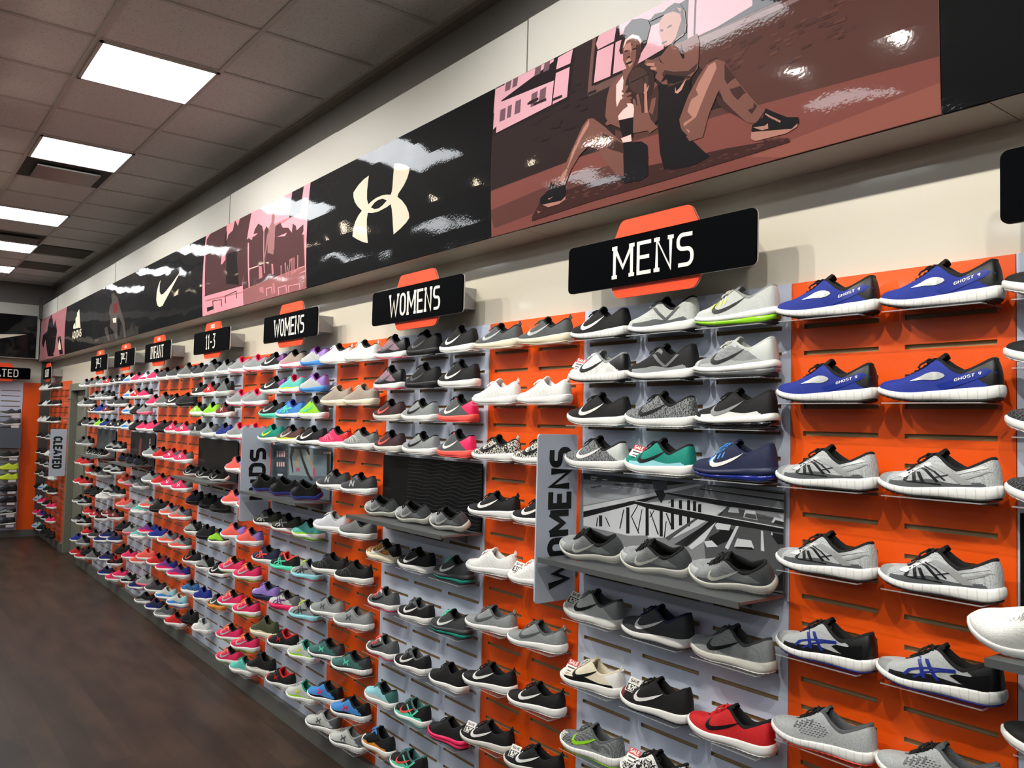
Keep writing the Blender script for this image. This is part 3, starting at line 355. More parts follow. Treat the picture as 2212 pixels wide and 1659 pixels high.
# ceiling grid bars
mb = MB()
gx = -4.555
xs = [gx + k * .617 for k in range(-16, 13) if XL < gx + k * .617 < XR]
for x in xs: mb.box(x - .012, x + .012, YF, -.07, ZC - .006, ZC - .001)
y = -.067; ys = []
while y > YF: ys.append(y); y -= .617
for y in ys: mb.box(XL, XR, y - .012, y + .012, ZC - .007, ZC - .001)
struct(mb.build('trim_1', mat((196, 190, 186), .6, name='grid_bar')))
mb = MB(); mb.box(XL, XR, -.055, 0, ZC - .03, ZC - .001); struct(mb.build('trim_2', mat((128, 118, 110), .6, name='wall_angle')))

# troffers
M_lit = mat((248, 252, 255), .5, emit=PANEL_EMIT, name='lit_diffuser')
M_tfr = mat((190, 186, 180), .4, name='troffer_frame')
def troffer(cx, cy, label, group):
    t = empty('ceiling_light', (cx, cy, ZC), label, 'ceiling light', group)
    f = MB(); a = .302
    for (x0, x1, y0, y1) in ((-a, a, -a, -a + .018), (-a, a, a - .018, a), (-a, -a + .018, -a, a), (a - .018, a, -a, a)): f.box(x0, x1, y0, y1, -.014, -.001)
    f.build('frame', M_tfr, t)
    f = MB(); f.box(-a + .018, a - .018, -a + .018, a - .018, -.009, -.003); f.build('diffuser', M_lit, t)
near = [(-2.35, 'square ceiling light reflected above the seated women on the poster'), (-4.865, 'largest lit square ceiling light, nearest the viewer'),
        (-6.715, 'second lit ceiling light, with the silver air vent behind it'), (-9.18, 'third lit ceiling light, cut by the left edge'),
        (-11.03, 'fourth lit ceiling light along the shoe wall'), (-12.88, 'farthest lit ceiling light, near the back corner')]
for x, lb in near: troffer(x, -.985, lb, 'lit square ceiling lights in a row')
troffer(0.12, -.985, 'square ceiling light above the viewer, outside the photo', 'lit square ceiling lights in a row')
NTH = ['first', 'second', 'third', 'fourth', 'fifth', 'sixth', 'seventh', 'eighth', 'ninth', 'tenth', 'eleventh', 'twelfth', 'thirteenth', 'fourteenth', 'fifteenth', 'sixteenth']
for y, rw in ((-3.45, 'near'), (-5.92, 'middle'), (-8.39, 'far')):
    for k, x in enumerate((-12.88, -10.41, -7.95, -5.48, -3.01, -.54, 1.93)):
        troffer(x, y, f'ceiling light out over the sales floor, {rw} row, {NTH[k]} from back wall', 'ceiling lights out over the sales floor')
# vents
M_sil = mat((150, 146, 142), .3, metal=.8, name='vent_silver'); M_vd = mat((58, 54, 52), .7, name='vent_dark')
v = empty('air_vent', (-7.335, -.985, ZC), 'silver plaque air vent in a dark frame behind the second light', 'air vent')
f = MB(); f.box(-.30, .30, -.30, .30, -.006, -.001); f.build('recess', M_vd, v)
f = MB(); f.box(-.2, .2, -.22, .22, -.03, -.018); f.build('plaque', M_sil, v)
v = empty('air_vent', (-10.41, -.985, ZC), 'dark framed air vent between third and fourth light', 'air vent')
f = MB(); f.box(-.30, .30, -.30, .30, -.006, -.001); f.build('recess', M_vd, v)
f = MB(); f.box(-.16, .16, -.24, .24, -.03, -.018); f.build('plaque', mat((100, 96, 94), .4, metal=.6), v)
for x, lb in ((-10.95, 'dark return grille in the ceiling close to the wall'), (-12.25, 'paler return grille in the ceiling nearest the corner')):
    v = empty('return_grille', (x, -.41, ZC), lb, 'ceiling grille')
    f = MB(); f.box(-.30, .30, -.28, .28, -.006, -.001); f.build('backing', M_vd, v)
    f = MB()
    for i in range(20): f.box(-.29 + i * .029, -.275 + i * .029, -.27, .27, -.012, -.006)
    f.build('louvres', mat((90, 85, 80) if x > -11 else (112, 106, 98), .6), v)

# track with spotlights
mb = MB(); mb.box(-13, 1.5, -1.87, -1.83, ZC - .03, ZC - .008); tag(mb.build('light_track', mat((225, 222, 215), .5, name='track_white')), 'white lighting track on the ceiling reflected in the posters', 'light track')
M_can = mat((215, 212, 205), .5, name='spot_can'); M_bulb = mat((255, 236, 206), .5, emit=40.0, name='spot_lens')
for i, x in enumerate((1.0, .2, -.6, -1.81, -2.35, -3.74, -4.38, -5.0, -5.61, -6.94, -7.52, -8.04, -9.3, -10.3, -11.3, -12.4)):
    s = empty('track_spotlight', (x, -1.85, ZC - .03), f'white track spotlight seen only in reflections, {NTH[15 - i]} from the back wall', 'spotlight', 'track spotlights along the shoe wall')
    tgt = Vector((0, 1.85, -1.75)).normalized()
    c0 = Vector((0, 0, -.10)); a = c0 - tgt * .06; b_ = c0 + tgt * .07
    f = MB(); f.tube([(0, 0, 0), (0, 0, -.06)], .01, 8); f.build('stem', M_can, s)
    f = MB(); f.tube([a, b_], .042, 14); f.build('can', M_can, s, smooth=False)
    f = MB(); f.tube([b_ + tgt * .001, b_ + tgt * .003], .034, 14); f.build('lens', M_bulb, s)
    ld = bpy.data.lights.new('spot_lamp', 'SPOT'); ld.energy = SPOT_W; ld.spot_size = math.radians(100); ld.spot_blend = .6; ld.shadow_soft_size = .03; ld.color = (1, .95, .86)
    lo = bpy.data.objects.new('spot_lamp', ld); COL.objects.link(lo); lo.parent = s; lo.location = b_ + tgt * .012
    lo.rotation_euler = tgt.to_track_quat('-Z', 'Y').to_euler()

# fascia boxes (right wall and back wall)
FY = -.17; FB, FT = 2.575, 3.40
jo = [XR, -.80, -2.48, -4.15, -5.85, -7.58, -9.31, -11.02, -12.67, XL]
mb = MB()
for i in range(len(jo) - 1):
    e = .0 if i % 2 else -.004
    mb.box(jo[i + 1] + .0015, jo[i] - .0015, FY + .002 + e, -.001, FB + .002, FT + (.006 if i % 2 else 0))
struct(mb.build('trim_3', M_fas))
mb = MB(); mb.box(XL + .001, XL + .16, YF, FY - .02, FB + .03, FT); struct(mb.build('trim_4', M_fas))
M_post = mat((78, 78, 74), .7, name='corner_post')
mb = MB(); mb.box(XL + .001, XL + .10, -.12, -.001, .1, FB); mb.box(XL + .17, XL + .23, FY - .045, FY - .004, 3.20, FT + .12); struct(mb.build('trim_5', M_post))

# kick boards
mb = MB(); mb.box(DX1 + .09, XR, -.05, -.001, 0, .1); struct(mb.build('baseboard_right', M_kick))
mb = MB(); mb.box(XL, DX0 - .09, -.05, -.001, 0, .1); mb.box(XL + .001, XL + .05, YF, -.05, 0, .1); struct(mb.build('baseboard_back', M_kick))

# ------------------------------------------------------------ slatwall panels
PITCH = .0762; ZS0 = 2.13; PT = 2.258; PB = .1
def slat_panel(x0, x1, cols, m, label, group, z0=PB, z1=PT, face=-.019, rot=None, skiptop=0):
    """laminated board with short routed slots, cut as real recesses"""
    w_ = x1 - x0; cw = w_ / cols
    mar = .035 if cols == 2 else .026
    xe = [0]; sl = []
    for i in range(cols):
        a = i * cw + mar + (.005 if i == 0 else 0); b_ = (i + 1) * cw - mar - (.005 if i == cols - 1 else 0)
        sl.append((a, b_)); xe += [a, b_]
    xe.append(w_)
    rows = [ZS0 - i * PITCH for i in range(-0, 28) if ZS0 - i * PITCH > z0 + .02]
    ze = [z0]
    for z in reversed(rows): ze += [z - .0062, z + .0062]
    ze.append(z1)
    mb = MB(); yb = -.001; yr = face + .010
    for i in range(len(xe) - 1):
        for j in range(len(ze) - 1):
            X0, X1, Z0, Z1 = xe[i], xe[i + 1], ze[j], ze[j + 1]
            if i % 2 == 1 and j % 2 == 1:
                mb.add([(X0, yr, Z0 - .004), (X1, yr, Z0 - .004), (X1, yr, Z1 + .004), (X0, yr, Z1 + .004)], [(0, 1, 2, 3)], 1)
                mb.add([(X0, face, Z0), (X1, face, Z0), (X1, yr, Z0 - .001), (X0, yr, Z0 - .001)], [(0, 1, 2, 3)], 1)
                mb.add([(X0, face, Z1), (X1, face, Z1), (X1, yr, Z1), (X0, yr, Z1)], [(3, 2, 1, 0)], 1)
                mb.add([(X0, face, Z0), (X0, yr, Z0), (X0, yr, Z1), (X0, face, Z1)], [(0, 1, 2, 3)], 1)
                mb.add([(X1, face, Z0), (X1, yr, Z0), (X1, yr, Z1), (X1, face, Z1)], [(3, 2, 1, 0)], 1)
            else:
                mb.add([(X0, face, Z0), (X1, face, Z0), (X1, face, Z1), (X0, face, Z1)], [(0, 1, 2, 3)], 0)
    for (a, b_, c_, d_) in (((0, face, z0), (0, face, z1), (0, yb, z1), (0, yb, z0)), ((w_, face, z0), (w_, yb, z0), (w_, yb, z1), (w_, face, z1)),
                            ((0, face, z1), (w_, face, z1), (w_, yb, z1), (0, yb, z1)), ((0, face, z0), (0, yb, z0), (w_, yb, z0), (w_, face, z0)), ((0, yb, z0), (0, yb, z1), (w_, yb, z1), (w_, yb, z0))):
        mb.add([a, b_, c_, d_], [(0, 1, 2, 3)], 0)
    o = mb.build('slatwall_panel', [m, M_mdf])
    o.location = (x0, 0, 0)
    if rot: o.location = rot[0]; o.rotation_euler = (0, 0, rot[1])
    return tag(o, label, 'wall panel', group)
XB = [.095, -.805, -1.401, -2.283, -2.882, -3.767, -4.355, -5.262, -5.862, -6.770, -8.032, -8.942, -9.565, -10.491, -11.09]
# code, x0, x1, columns, phrase
PAN = {}
PD = [('G0', 0, 3, 'grey panel at right edge'), ('O1', 1, 2, 'rightmost orange panel'), ('G1', 2, 3, 'grey panel under MENS'),
      ('O2', 3, 2, 'orange panel behind WOMENS blade'), ('G2', 4, 3, 'grey panel under larger WOMENS'), ('O3', 5, 2, 'orange panel between WOMENS signs'),
      ('G3', 6, 3, 'grey panel under smaller WOMENS'), ('O4', 7, 2, 'orange panel behind KIDS blade'), ('G4', 8, 3, 'grey panel under 11-3'),
      ('O5', 9, 4, 'double-width orange panel under INFANT'), ('G5', 10, 3, 'grey panel left of INFANT'), ('O6', 11, 2, 'second orange panel from door'),
      ('G6', 12, 3, 'last grey panel before door'), ('O7', 13, 2, 'orange panel beside the door')]
for i, (cd, k, cols, ph) in enumerate(PD):
    x1 = XB[i] if i else .095
    x0 = XB[i + 1]
    PAN[cd] = (x0, x1, cols, ph)
    colr = 'orange' if cd[0] == 'O' else 'grey'
    slat_panel(x0 + .001, x1 - .001, cols, M_or if cd[0] == 'O' else M_gp, 'tall slatted board, ' + ph if len(ph.split()) > 1 else ph, colr + ' slatwall panels on the shoe wall')
slat_panel(XL + .24, DX0 - .12, 4, M_or, 'orange slatwall panel between CLEATED blade and the back corner', 'orange slatwall panels on the shoe wall')
# back wall panels (facing +x); local x runs along +y
mb = MB(); mb.box(XL + .001, XL + .02, -.34, -.121, PB, PT); tag(mb.build('wall_panel', M_or), 'narrow plain orange panel on the back wall by the corner', 'wall panel')
# the strip above is plain in the photo; grey panels further left
slat_panel(0, .9, 3, M_gp, 'grey slatwall panel on the back wall under CLEATED sign', 'slatwall panels on the back wall', rot=((XL, -1.245, 0), PI / 2))

# ------------------------------------------------------------ posters
PC = {'brick': (76, 48, 43), 'brickd': (38, 28, 28), 'brick2': (84, 54, 48), 'brick3': (66, 42, 38), 'brickd2': (70, 46, 44), 'floorp': (112, 64, 58), 'floorl': (128, 76, 66), 'floord': (84, 50, 46),
      'dark': (28, 20, 22), 'dark2': (36, 27, 28), 'glass': (190, 142, 152), 'glassd': (96, 70, 78), 'wood': (92, 66, 62), 'sill': (120, 96, 96), 'mat': (56, 33, 31), 'mat2': (76, 46, 42),
      'skin': (106, 70, 62), 'skind': (58, 37, 34), 'skinl': (158, 112, 100), 'black': (22, 17, 18), 'blackl': (20, 18, 22), 'swsh': (176, 128, 110), 'hair': (34, 22, 22), 'white': (222, 176, 172),
      'ball': (44, 30, 28), 'ball2': (60, 42, 38), 'cream': (222, 210, 190), 'pink': (222, 146, 158), 'pinkd': (176, 112, 118), 'tree': (74, 46, 48), 'mid': (140, 90, 90), 'person': (140, 100, 100), 'pers2': (74, 66, 62),
      'red': (120, 26, 34), 'g1': (18, 18, 20), 'g2': (34, 35, 38), 'g3': (78, 79, 82), 'g4': (70, 74, 84), 'g5': (130, 132, 136), 'g7': (170, 174, 180), 'g8': (206, 210, 214),
      'slate': (86, 98, 106), 'slated': (52, 62, 72), 'fog': (128, 146, 150), 'fog2': (110, 128, 138), 'tan': (180, 140, 96), 'pinks': (176, 70, 110), 'snow': (190, 200, 204)}
def clip(P, x0, x1, z0, z1):
    for ax, lim, sg in ((0, x0, 1), (0, x1, -1), (1, z0, 1), (1, z1, -1)):
        Q = []
        for i in range(len(P)):
            a, b_ = P[i - 1], P[i]; ia = (a[ax] - lim) * sg >= 0; ib = (b_[ax] - lim) * sg >= 0
            if ia != ib:
                t = (lim - a[ax]) / (b_[ax] - a[ax]); Q.append((a[0] + (b_[0] - a[0]) * t, a[1] + (b_[1] - a[1]) * t))
            if ib: Q.append(b_)
        P = Q
        if len(P) < 3: return []
    return P
def poster(key, x0, wid, hgt, zb, y, base, label, cat, name, gloss=True, bow=0.0, step=.00035, extra=None):
    """printed sheet: the printed shapes are thin ink layers in one mesh"""
    polys = list(ART.get(key, [])) + (extra or [])
    cols = ['_base']; mats = [wavy_gloss(base, 'print_base') if gloss else mat(base, .5, coat=.15, spec=.2)]
    bm = bmesh.new()
    def addp(P, yy, mi):
        vs = [bm.verts.new((a, yy, b_)) for a, b_ in P]
        try: f = bm.faces.new(vs)
        except ValueError: return
        f.normal_update()
        if f.normal.y > 0: f.normal_flip()
        f.material_index = mi
    addp([(0, 0), (wid, 0), (wid, hgt), (0, hgt)], 0, 0)
    for i, (c, fl) in enumerate(polys):
        P = clip([(fl[j] / 1000, fl[j + 1] / 1000) for j in range(0, len(fl), 2)], .001, wid - .001, .001, hgt - .001)
        if len(P) < 3: continue
        if c not in cols: cols.append(c); mats.append(wavy_gloss(PC[c], 'print_' + c) if gloss else mat(PC[c], .4, coat=.35))
        addp(P, -step - i * 1.2e-5, cols.index(c))
    bmesh.ops.triangulate(bm, faces=bm.faces[:])
    if bow:
        for k in range(1, 8):
            bmesh.ops.bisect_plane(bm, geom=bm.verts[:] + bm.edges[:] + bm.faces[:], plane_co=(0, 0, hgt * k / 8), plane_no=(0, 0, 1))
        for v_ in bm.verts:
            q = v_.co.z / hgt; v_.co.y -= bow * 4 * q * (1 - q)
    # backing board edges
    t = .004
    vs = [bm.verts.new(p) for p in ((0, t, 0), (wid, t, 0), (wid, t, hgt), (0, t, hgt))]; bm.faces.new(vs)
    me = bpy.data.meshes.new(name); bm.to_mesh(me); bm.free()
    for m in mats: me.materials.append(m)
    o = link(name, me); o.location = (x0, y, zb)
    return tag(o, label, cat)
BY = FY - .006; BZ = 2.578; BH = .612
BLK = (4, 5, 7)
def bposter(key, x0, x1, base, label, **k): return poster(key, x0 + .001, x1 - x0 - .002, BH, BZ, BY, base, label, 'poster', 'banner_poster', bow=.012, **k)
bposter('', -.902, .90, BLK, 'glossy black banner at the upper right corner')
bposter('women', -2.676, -.902, (120, 74, 68), 'sepia banner photo of two seated women holding a ball')
bposter('ua', -4.462, -2.676, BLK, 'glossy black banner with large interlocked cream arcs logo')
def willtext():
    q, _ = text_quads('I WILL', .085, .30, .013, True)
    return [('pinkd', [int(v_ * 1000) for a, b_ in qq for v_ in (a + 1.50, b_ + .085 + .14 * a)]) for qq in q]
bposter('track', -6.34, -4.462, (222, 146, 158), 'pink toned banner of a person at hurdles with trees', extra=willtext())
bposter('swoosh', -8.213, -6.34, BLK, 'glossy black banner with one cream tick logo')
bposter('hoops', -10.176, -8.213, (14, 12, 15), 'dark banner showing a standing basketball player')
def brandtext():
    q, _ = text_quads('ADIDAS', .075, .56, .022, False)
    return [('cream', [int(v_ * 1000) for a, b_ in qq for v_ in (a + .52, b_ + .165)]) for qq in q]
ART['stripes'] = ART['stripes'][:3]
bposter('stripes', -11.926, -10.176, BLK, 'black banner with cream three stripe logo and lettering', extra=brandtext())
bposter('shotput', -13.87, -11.926, (176, 112, 118), 'pinkish banner with dark figures beside the back corner')
# back wall banner with tick
mb = MB(); mb.box(0, .004, -3.0, 0, 0, .62, 0)
tk = [(.0, .34), (-.30, .26), (-.75, .16), (-1.1, .14), (-1.25, .22), (-1.2, .40), (-1.1, .5), (-1.08, .40), (-1.0, .30), (-.8, .28), (-.4, .31)]
mb.prism([(a, b_) for a, b_ in tk], lambda a, b_, dd: (.0045 + dd, a - .13, b_), .0006, 1)
o = mb.build('banner_poster', [wavy_gloss(BLK, 'print_base'), wavy_gloss(PC['cream'], 'print_cream')]); o.location = (XL + .165, FY - .06, BZ + .04)
tag(o, 'black banner with pale tick on the back wall', 'poster')

# ------------------------------------------------------------ hanging section signs
def rrect(x0, x1, z0, z1, r, n=4):
    P = []
    for cx, cz, a in ((x1 - r, z0 + r, -90), (x1 - r, z1 - r, 0), (x0 + r, z1 - r, 90), (x0 + r, z0 + r, 180)):
        P += [(cx + r * math.cos(math.radians(a + 90 * i / n)), cz + r * math.sin(math.radians(a + 90 * i / n))) for i in range(n + 1)]
    return P
def rpoly(P, r, n=4):
    Q = []
    m = len(P)
    for i in range(m):
        a, b_, c_ = Vector(P[i - 1]), Vector(P[i]), Vector(P[(i + 1) % m])
        p0 = b_ + (a - b_).normalized() * r; p1 = b_ + (c_ - b_).normalized() * r
        for k in range(n + 1):
            t = k / n; Q.append(tuple(p0 * (1 - t) ** 2 + b_ * 2 * t * (1 - t) + p1 * t * t))
    return Q
def hang_sign(xc, txt, label, kids=False, wid=.80, txtw=.35, small=(), parent_rot=None, flip=False):
    s = empty('section_sign', (xc, -.155, 2.30), label, 'sign', 'section signs above the shoe panels')
    if parent_rot: s.location = parent_rot[0]; s.rotation_euler = (0, 0, parent_rot[1])
    fn = lambda a, b_, dd: (a, dd, b_)
    b_ = MB(); b_.prism(rrect(-wid / 2, wid / 2, 0, .165, .018), lambda a, b2, dd: (a, dd, b2), .006, 0)
    b_.prism(rrect(-wid / 2, wid / 2 , 0, .165, .018), lambda a, b2, dd: (a, .0062 + dd, b2), .006, 1)
    b_.build('sign_board', [M_blkgl, M_signedge], s)
    b_ = MB(); hx = rpoly([(-.17, -.038), (.17, -.038), (.232, .07), (.15, .225), (-.15, .225), (-.232, .07)], .02)
    b_.prism(hx, lambda a, b2, dd: (a, .0125 + dd, b2), .006, 0); b_.prism(hx, lambda a, b2, dd: (a, .0187 + dd, b2), .003, 1)
    hb = b_.build('hexagon_plate', [M_signor, M_signedge], s)
    b_ = MB(); b_.box(-.22, .28, .022, .154, .035, .13); b_.build('standoff_box', mat((168, 168, 166), .5, name='standoff_grey'), s)
    q, tw = text_quads(txt, .098, txtw, .0125, True, smallidx=small)
    b_ = MB(); put_text(b_, q, lambda a, b2, dd: (a - tw / 2, -.0016 + dd, b2 + .033), .0015); b_.build('lettering', M_cream, s)
    if kids:
        q, tw2 = text_quads('KIDS', .026, .085, .005, False)
        b_ = MB(); put_text(b_, q, lambda a, b2, dd: (a - tw2 / 2, .0108 + dd, b2 + .183), .0015); b_.build('small_lettering', M_cream, hb)
    return s
hang_sign(-1.827, 'MENS', 'black MENS sign on orange hexagon plate')
hang_sign(-3.302, 'WOMENS', 'larger black WOMENS sign, next left of MENS', txtw=.45)
hang_sign(-4.75, 'WOMENS', 'smaller black WOMENS sign, left of the larger one', txtw=.45)
hang_sign(-6.195, '11-3', 'black sign reading 11-3 with KIDS on orange', kids=True, txtw=.22)
hang_sign(-7.64, 'INFANT', 'black INFANT sign with KIDS on orange', kids=True, txtw=.42)
hang_sign(-8.84, '31/2-7', 'black sign 3 1/2-7 just left of INFANT', kids=True, txtw=.27, small=(1, 2, 3))
hang_sign(-9.99, '31/2-7', 'black sign 3 1/2-7 nearest the door', kids=True, txtw=.27, small=(1, 2, 3))
hang_sign(-.385, 'MENS', 'black sign with rounded end cut by the right edge')
hang_sign(-13.35, 'CLEATED', 'small black sign above the cleated shoe racks', txtw=.3, wid=.62)
hang_sign(0, 'CLEATED', 'black CLEATED sign on the back wall', txtw=.5, parent_rot=((XL + .16, -.68, 2.30), PI / 2))

# blade signs projecting from the wall
def blade(x, txt, label, down=False, z0=1.195, z1=1.797, th=.07, span=.47, y0=-.222, y1=-.03):
    s = empty('blade_sign', (x, 0, 0), label, 'sign', 'blade signs projecting from the shoe wall')
    b_ = MB(); b_.prism(rrect(y0, y1, z0, z1, .012), lambda a, b2, dd: (.003 - dd, a, b2), .006); b_.build('blade_board', M_blade, s)
    for zz in (z0 + .08, z1 - .12):
        b_ = MB(); b_.box(-.012, .0035, y1, -.019, zz, zz + .04); b_.build('bracket', M_metal, s)
    q, tw = text_quads(txt, .088, span, .0235, False, gap=.10)
    zc = (z0 + z1) / 2
    b_ = MB()
    if not down: put_text(b_, q, lambda a, b2, dd: (.0031 + dd, -.085 - b2 + .015, zc - tw / 2 + a), .0008)
    else: put_text(b_, q, lambda a, b2, dd: (.0031 + dd, -.175 + b2, zc + tw / 2 - a), .0008)
    b_.build('lettering', M_ink, s)
blade(-2.297, 'WOMENS', 'grey blade sign lettered WOMENS in black', span=.50)
blade(-5.275, 'KIDS', 'grey blade sign lettered KIDS in black', span=.33, z0=1.165, z1=1.765)
blade(-12.36, 'CLEATED', 'grey blade sign lettered CLEATED in black', down=True, z0=.99, z1=1.61, span=.42)

# ------------------------------------------------------------ display shelves and graphics
def display(cd, label, glab, key, base, extra=None):
    x0, x1, cols, ph = PAN[cd]
    s = empty('display_shelf', (x0 + .02, -.02, 1.363), label, 'shelf', 'grey metal display shelves')
    W_ = x1 - x0 - .03
    b_ = MB(); b_.box(0, W_, -.215, 0, -.008, 0); b_.box(0, W_, -.218, -.213, -.016, .002); b_.build('shelf_plate', M_metal, s)
    for k in (.12, W_ - .12):
        b_ = MB(); b_.prism([(-.15, -.008), (0, -.008), (0, -.06)], lambda a, b2, dd, k=k: (k + dd, a, b2), .004); b_.build('bracket', M_metal, s)
    g = poster(key, x0 + .012, x1 - x0 - .02, .29, 1.367, -.034, base, glab, 'display graphic', 'display_graphic', gloss=False, extra=extra)
    return s
def waves(x0, z0, x1, z1):
    E_ = []
    for i in range(16):
        zz = .27 - i * .017; P = [(x / 1000, zz + .006 * math.sin(x / 28 + i * .5) * min(1, max(0, (x - 250) / 300))) for x in range(250, 870, 14)]
        for q in strip(P, .0016): E_.append(('g2', [int(v_ * 1000 + .5) for a in q for v_ in a]))
    return E_
display('G1', 'grey metal shelf with three grey trainers under the bridge photo', 'black and white bridge traffic photo panel', 'bridge', (120, 122, 126))
display('G2', 'grey metal shelf with three trainers under the wavy black panel', 'black display panel with faint wavy lines', '', (6, 6, 8), extra=waves(0, 0, 0, 0))
display('G3', 'grey metal shelf holding three black and pink trainers', 'slate display photo of running legs', 'legs', (86, 98, 106))
display('G4', 'grey metal shelf left of the KIDS blade', 'plain black display panel left of KIDS blade', '', (6, 6, 8))
display('G5', 'grey metal shelf holding three navy trainers', 'dark display panel with red stripe and small logo', '', (22, 23, 30),
        extra=[('red', [330, 0, 400, 0, 430, 230, 350, 240]), ('cream', [700, 190, 740, 190, 735, 215, 740, 240, 700, 240, 706, 215]), ('cream', [700, 165, 740, 165, 740, 172, 700, 172])])
display('G6', 'grey metal shelf nearest the door', 'dark grey display panel nearest the door', '', (64, 70, 74), extra=[('g3', [560, 0, 700, 0, 720, 290, 600, 290])])
display('G0', 'grey metal shelf cut by the right edge', 'black diamond patterned display panel at right edge', '', (6, 6, 8),
        extra=[('g2', [int(40 + i * 70 + dx), j * 60 + dy]) for i in range(0) for j in range(0) for dx, dy in ((0, 0),)])
# ------------------------------------------------------------ shoes: shape
def cr(knots, vals, s):
    """Catmull-Rom through (knot, value) for scalar s"""
    k = knots
    if s <= k[0]: return vals[0]
    if s >= k[-1]: return vals[-1]
    i = max(j for j in range(len(k)) if k[j] <= s); i = min(i, len(k) - 2)
    t = (s - k[i]) / (k[i + 1] - k[i])
    p1, p2 = vals[i], vals[i + 1]
    m1 = (vals[i + 1] - vals[i - 1]) / (k[i + 1] - k[i - 1]) * (k[i + 1] - k[i]) if i > 0 else (p2 - p1)
    m2 = (vals[i + 2] - vals[i]) / (k[i + 2] - k[i]) * (k[i + 1] - k[i]) if i + 2 < len(k) else (p2 - p1)
    return (2 * t ** 3 - 3 * t ** 2 + 1) * p1 + (t ** 3 - 2 * t ** 2 + t) * m1 + (-2 * t ** 3 + 3 * t ** 2) * p2 + (t ** 3 - t ** 2) * m2
BK = [0, .05, .12, .24, .38, .52, .66, .76, .86, .93, .975, 1.0]
BX = [-.150, -.147, -.132, -.092, -.042, .005, .048, .082, .114, .136, .147, .150]
BYY = [0, .017, .030, .035, .033, .038, .047, .049, .042, .028, .012, 0]
TK = [0, .08, .2, .32, .43, .52, .62, .72, .79, .84, .92, 1.0]
TX = [-.139, -.132, -.105, -.068, -.035, -.006, .023, .050, .066, .078, .106, .131]
TY = [0, .016, .026, .030, .028, .021, .016, .013, .007, 0, 0, 0]
SH = { # hs fs toe-top collar dip tongue spring vamp-height feather-thick
 'run':   dict(hs=.035, fs=.019, tt=.106, ch=.104, ld=.074, th=.044, tr=.024, v=.066, air=0),
 'roshe': dict(hs=.036, fs=.020, tt=.100, ch=.098, ld=.070, th=.040, tr=.016, v=.058, air=0, tab=1),
 'free':  dict(hs=.034, fs=.023, tt=.108, ch=.104, ld=.074, th=.048, tr=.026, v=.068, air=0),
 'max':   dict(hs=.044, fs=.026, tt=.112, ch=.118, ld=.086, th=.050, tr=.018, v=.072, air=1),
 'train': dict(hs=.034, fs=.020, tt=.110, ch=.116, ld=.080, th=.046, tr=.022, v=.070, air=0),
 'mid':   dict(hs=.036, fs=.026, tt=.126, ch=.112, ld=.088, th=.048, tr=.018, v=.074, air=0),
 'pres':  dict(hs=.036, fs=.024, tt=.112, ch=.100, ld=.080, th=.046, tr=.016, v=.068, air=0, tab=1),
}
class Shoe:
    def __init__(s, key):
        p = SH[key]; s.p = p
        tt, ch, ld, th, v = p['tt'], p['ch'], p['ld'], p['th'] + p['tr'] * .45, p['v']
        s.TZ = [ch, ch - .002, ch - .016, ld, ld + (tt - ld) * .45, tt, tt - (tt - v) * .42, tt - (tt - v) * .78, v, v - .003, v - (v - th) * .55, th]
    def spring(s, x): return s.p['tr'] * max(0, (x - .03) / .12) ** 2 + .006 * max(0, (-.11 - x) / .04) ** 2
    def feather(s, x):
        t = (x + .15) / .30; t = t * t * (3 - 2 * t)
        return s.p['hs'] * (1 - t) + s.p['fs'] * t + s.spring(x)
    def B(s, a):
        g = 1 if a >= 0 else -1; a = abs(a)
        x, y = cr(BK, BX, a), cr(BK, BYY, a); return Vector((x, g * y, s.feather(x) - .002))
    def T(s, a):
        g = 1 if a >= 0 else -1; a = abs(a)
        return Vector((cr(TK, TX, a), g * max(0, cr(TK, TY, a)), cr(TK, s.TZ, a)))
    def P(s, a, t):
        b, T = s.B(a) * 1.0, s.T(a); b.y *= .97; b.x *= .985; aa = abs(a)
        kz = .62 + .36 * min(1, max(0, (aa - .35) / .45)); kx = .30 if aa < .3 else .12 + .18 * max(0, 1 - (aa - .3) / .3)
        c = Vector((b.x * (1 - kx) + T.x * kx, b.y * (1.03 if aa < .5 else .96), b.z + (T.z - b.z) * kz))
        if aa < .12: c.x -= .004
        c1 = b.lerp(c, .75); c2 = T.lerp(c, .62)
        return b * (1 - t) ** 3 + c1 * (3 * t * (1 - t) ** 2) + c2 * (3 * t * t * (1 - t)) + T * t ** 3
_G = {}
def grid_lut(key):
    if ('lut', key) in _G: return _G[('lut', key)]
    s = Shoe(key); A = []
    for i in range(121):
        a = i / 120
        for j in range(31):
            A.append(tuple(s.P(a, j / 30)) + (a, j / 30))
    r = (s, np.array(A)); _G[('lut', key)] = r; return r
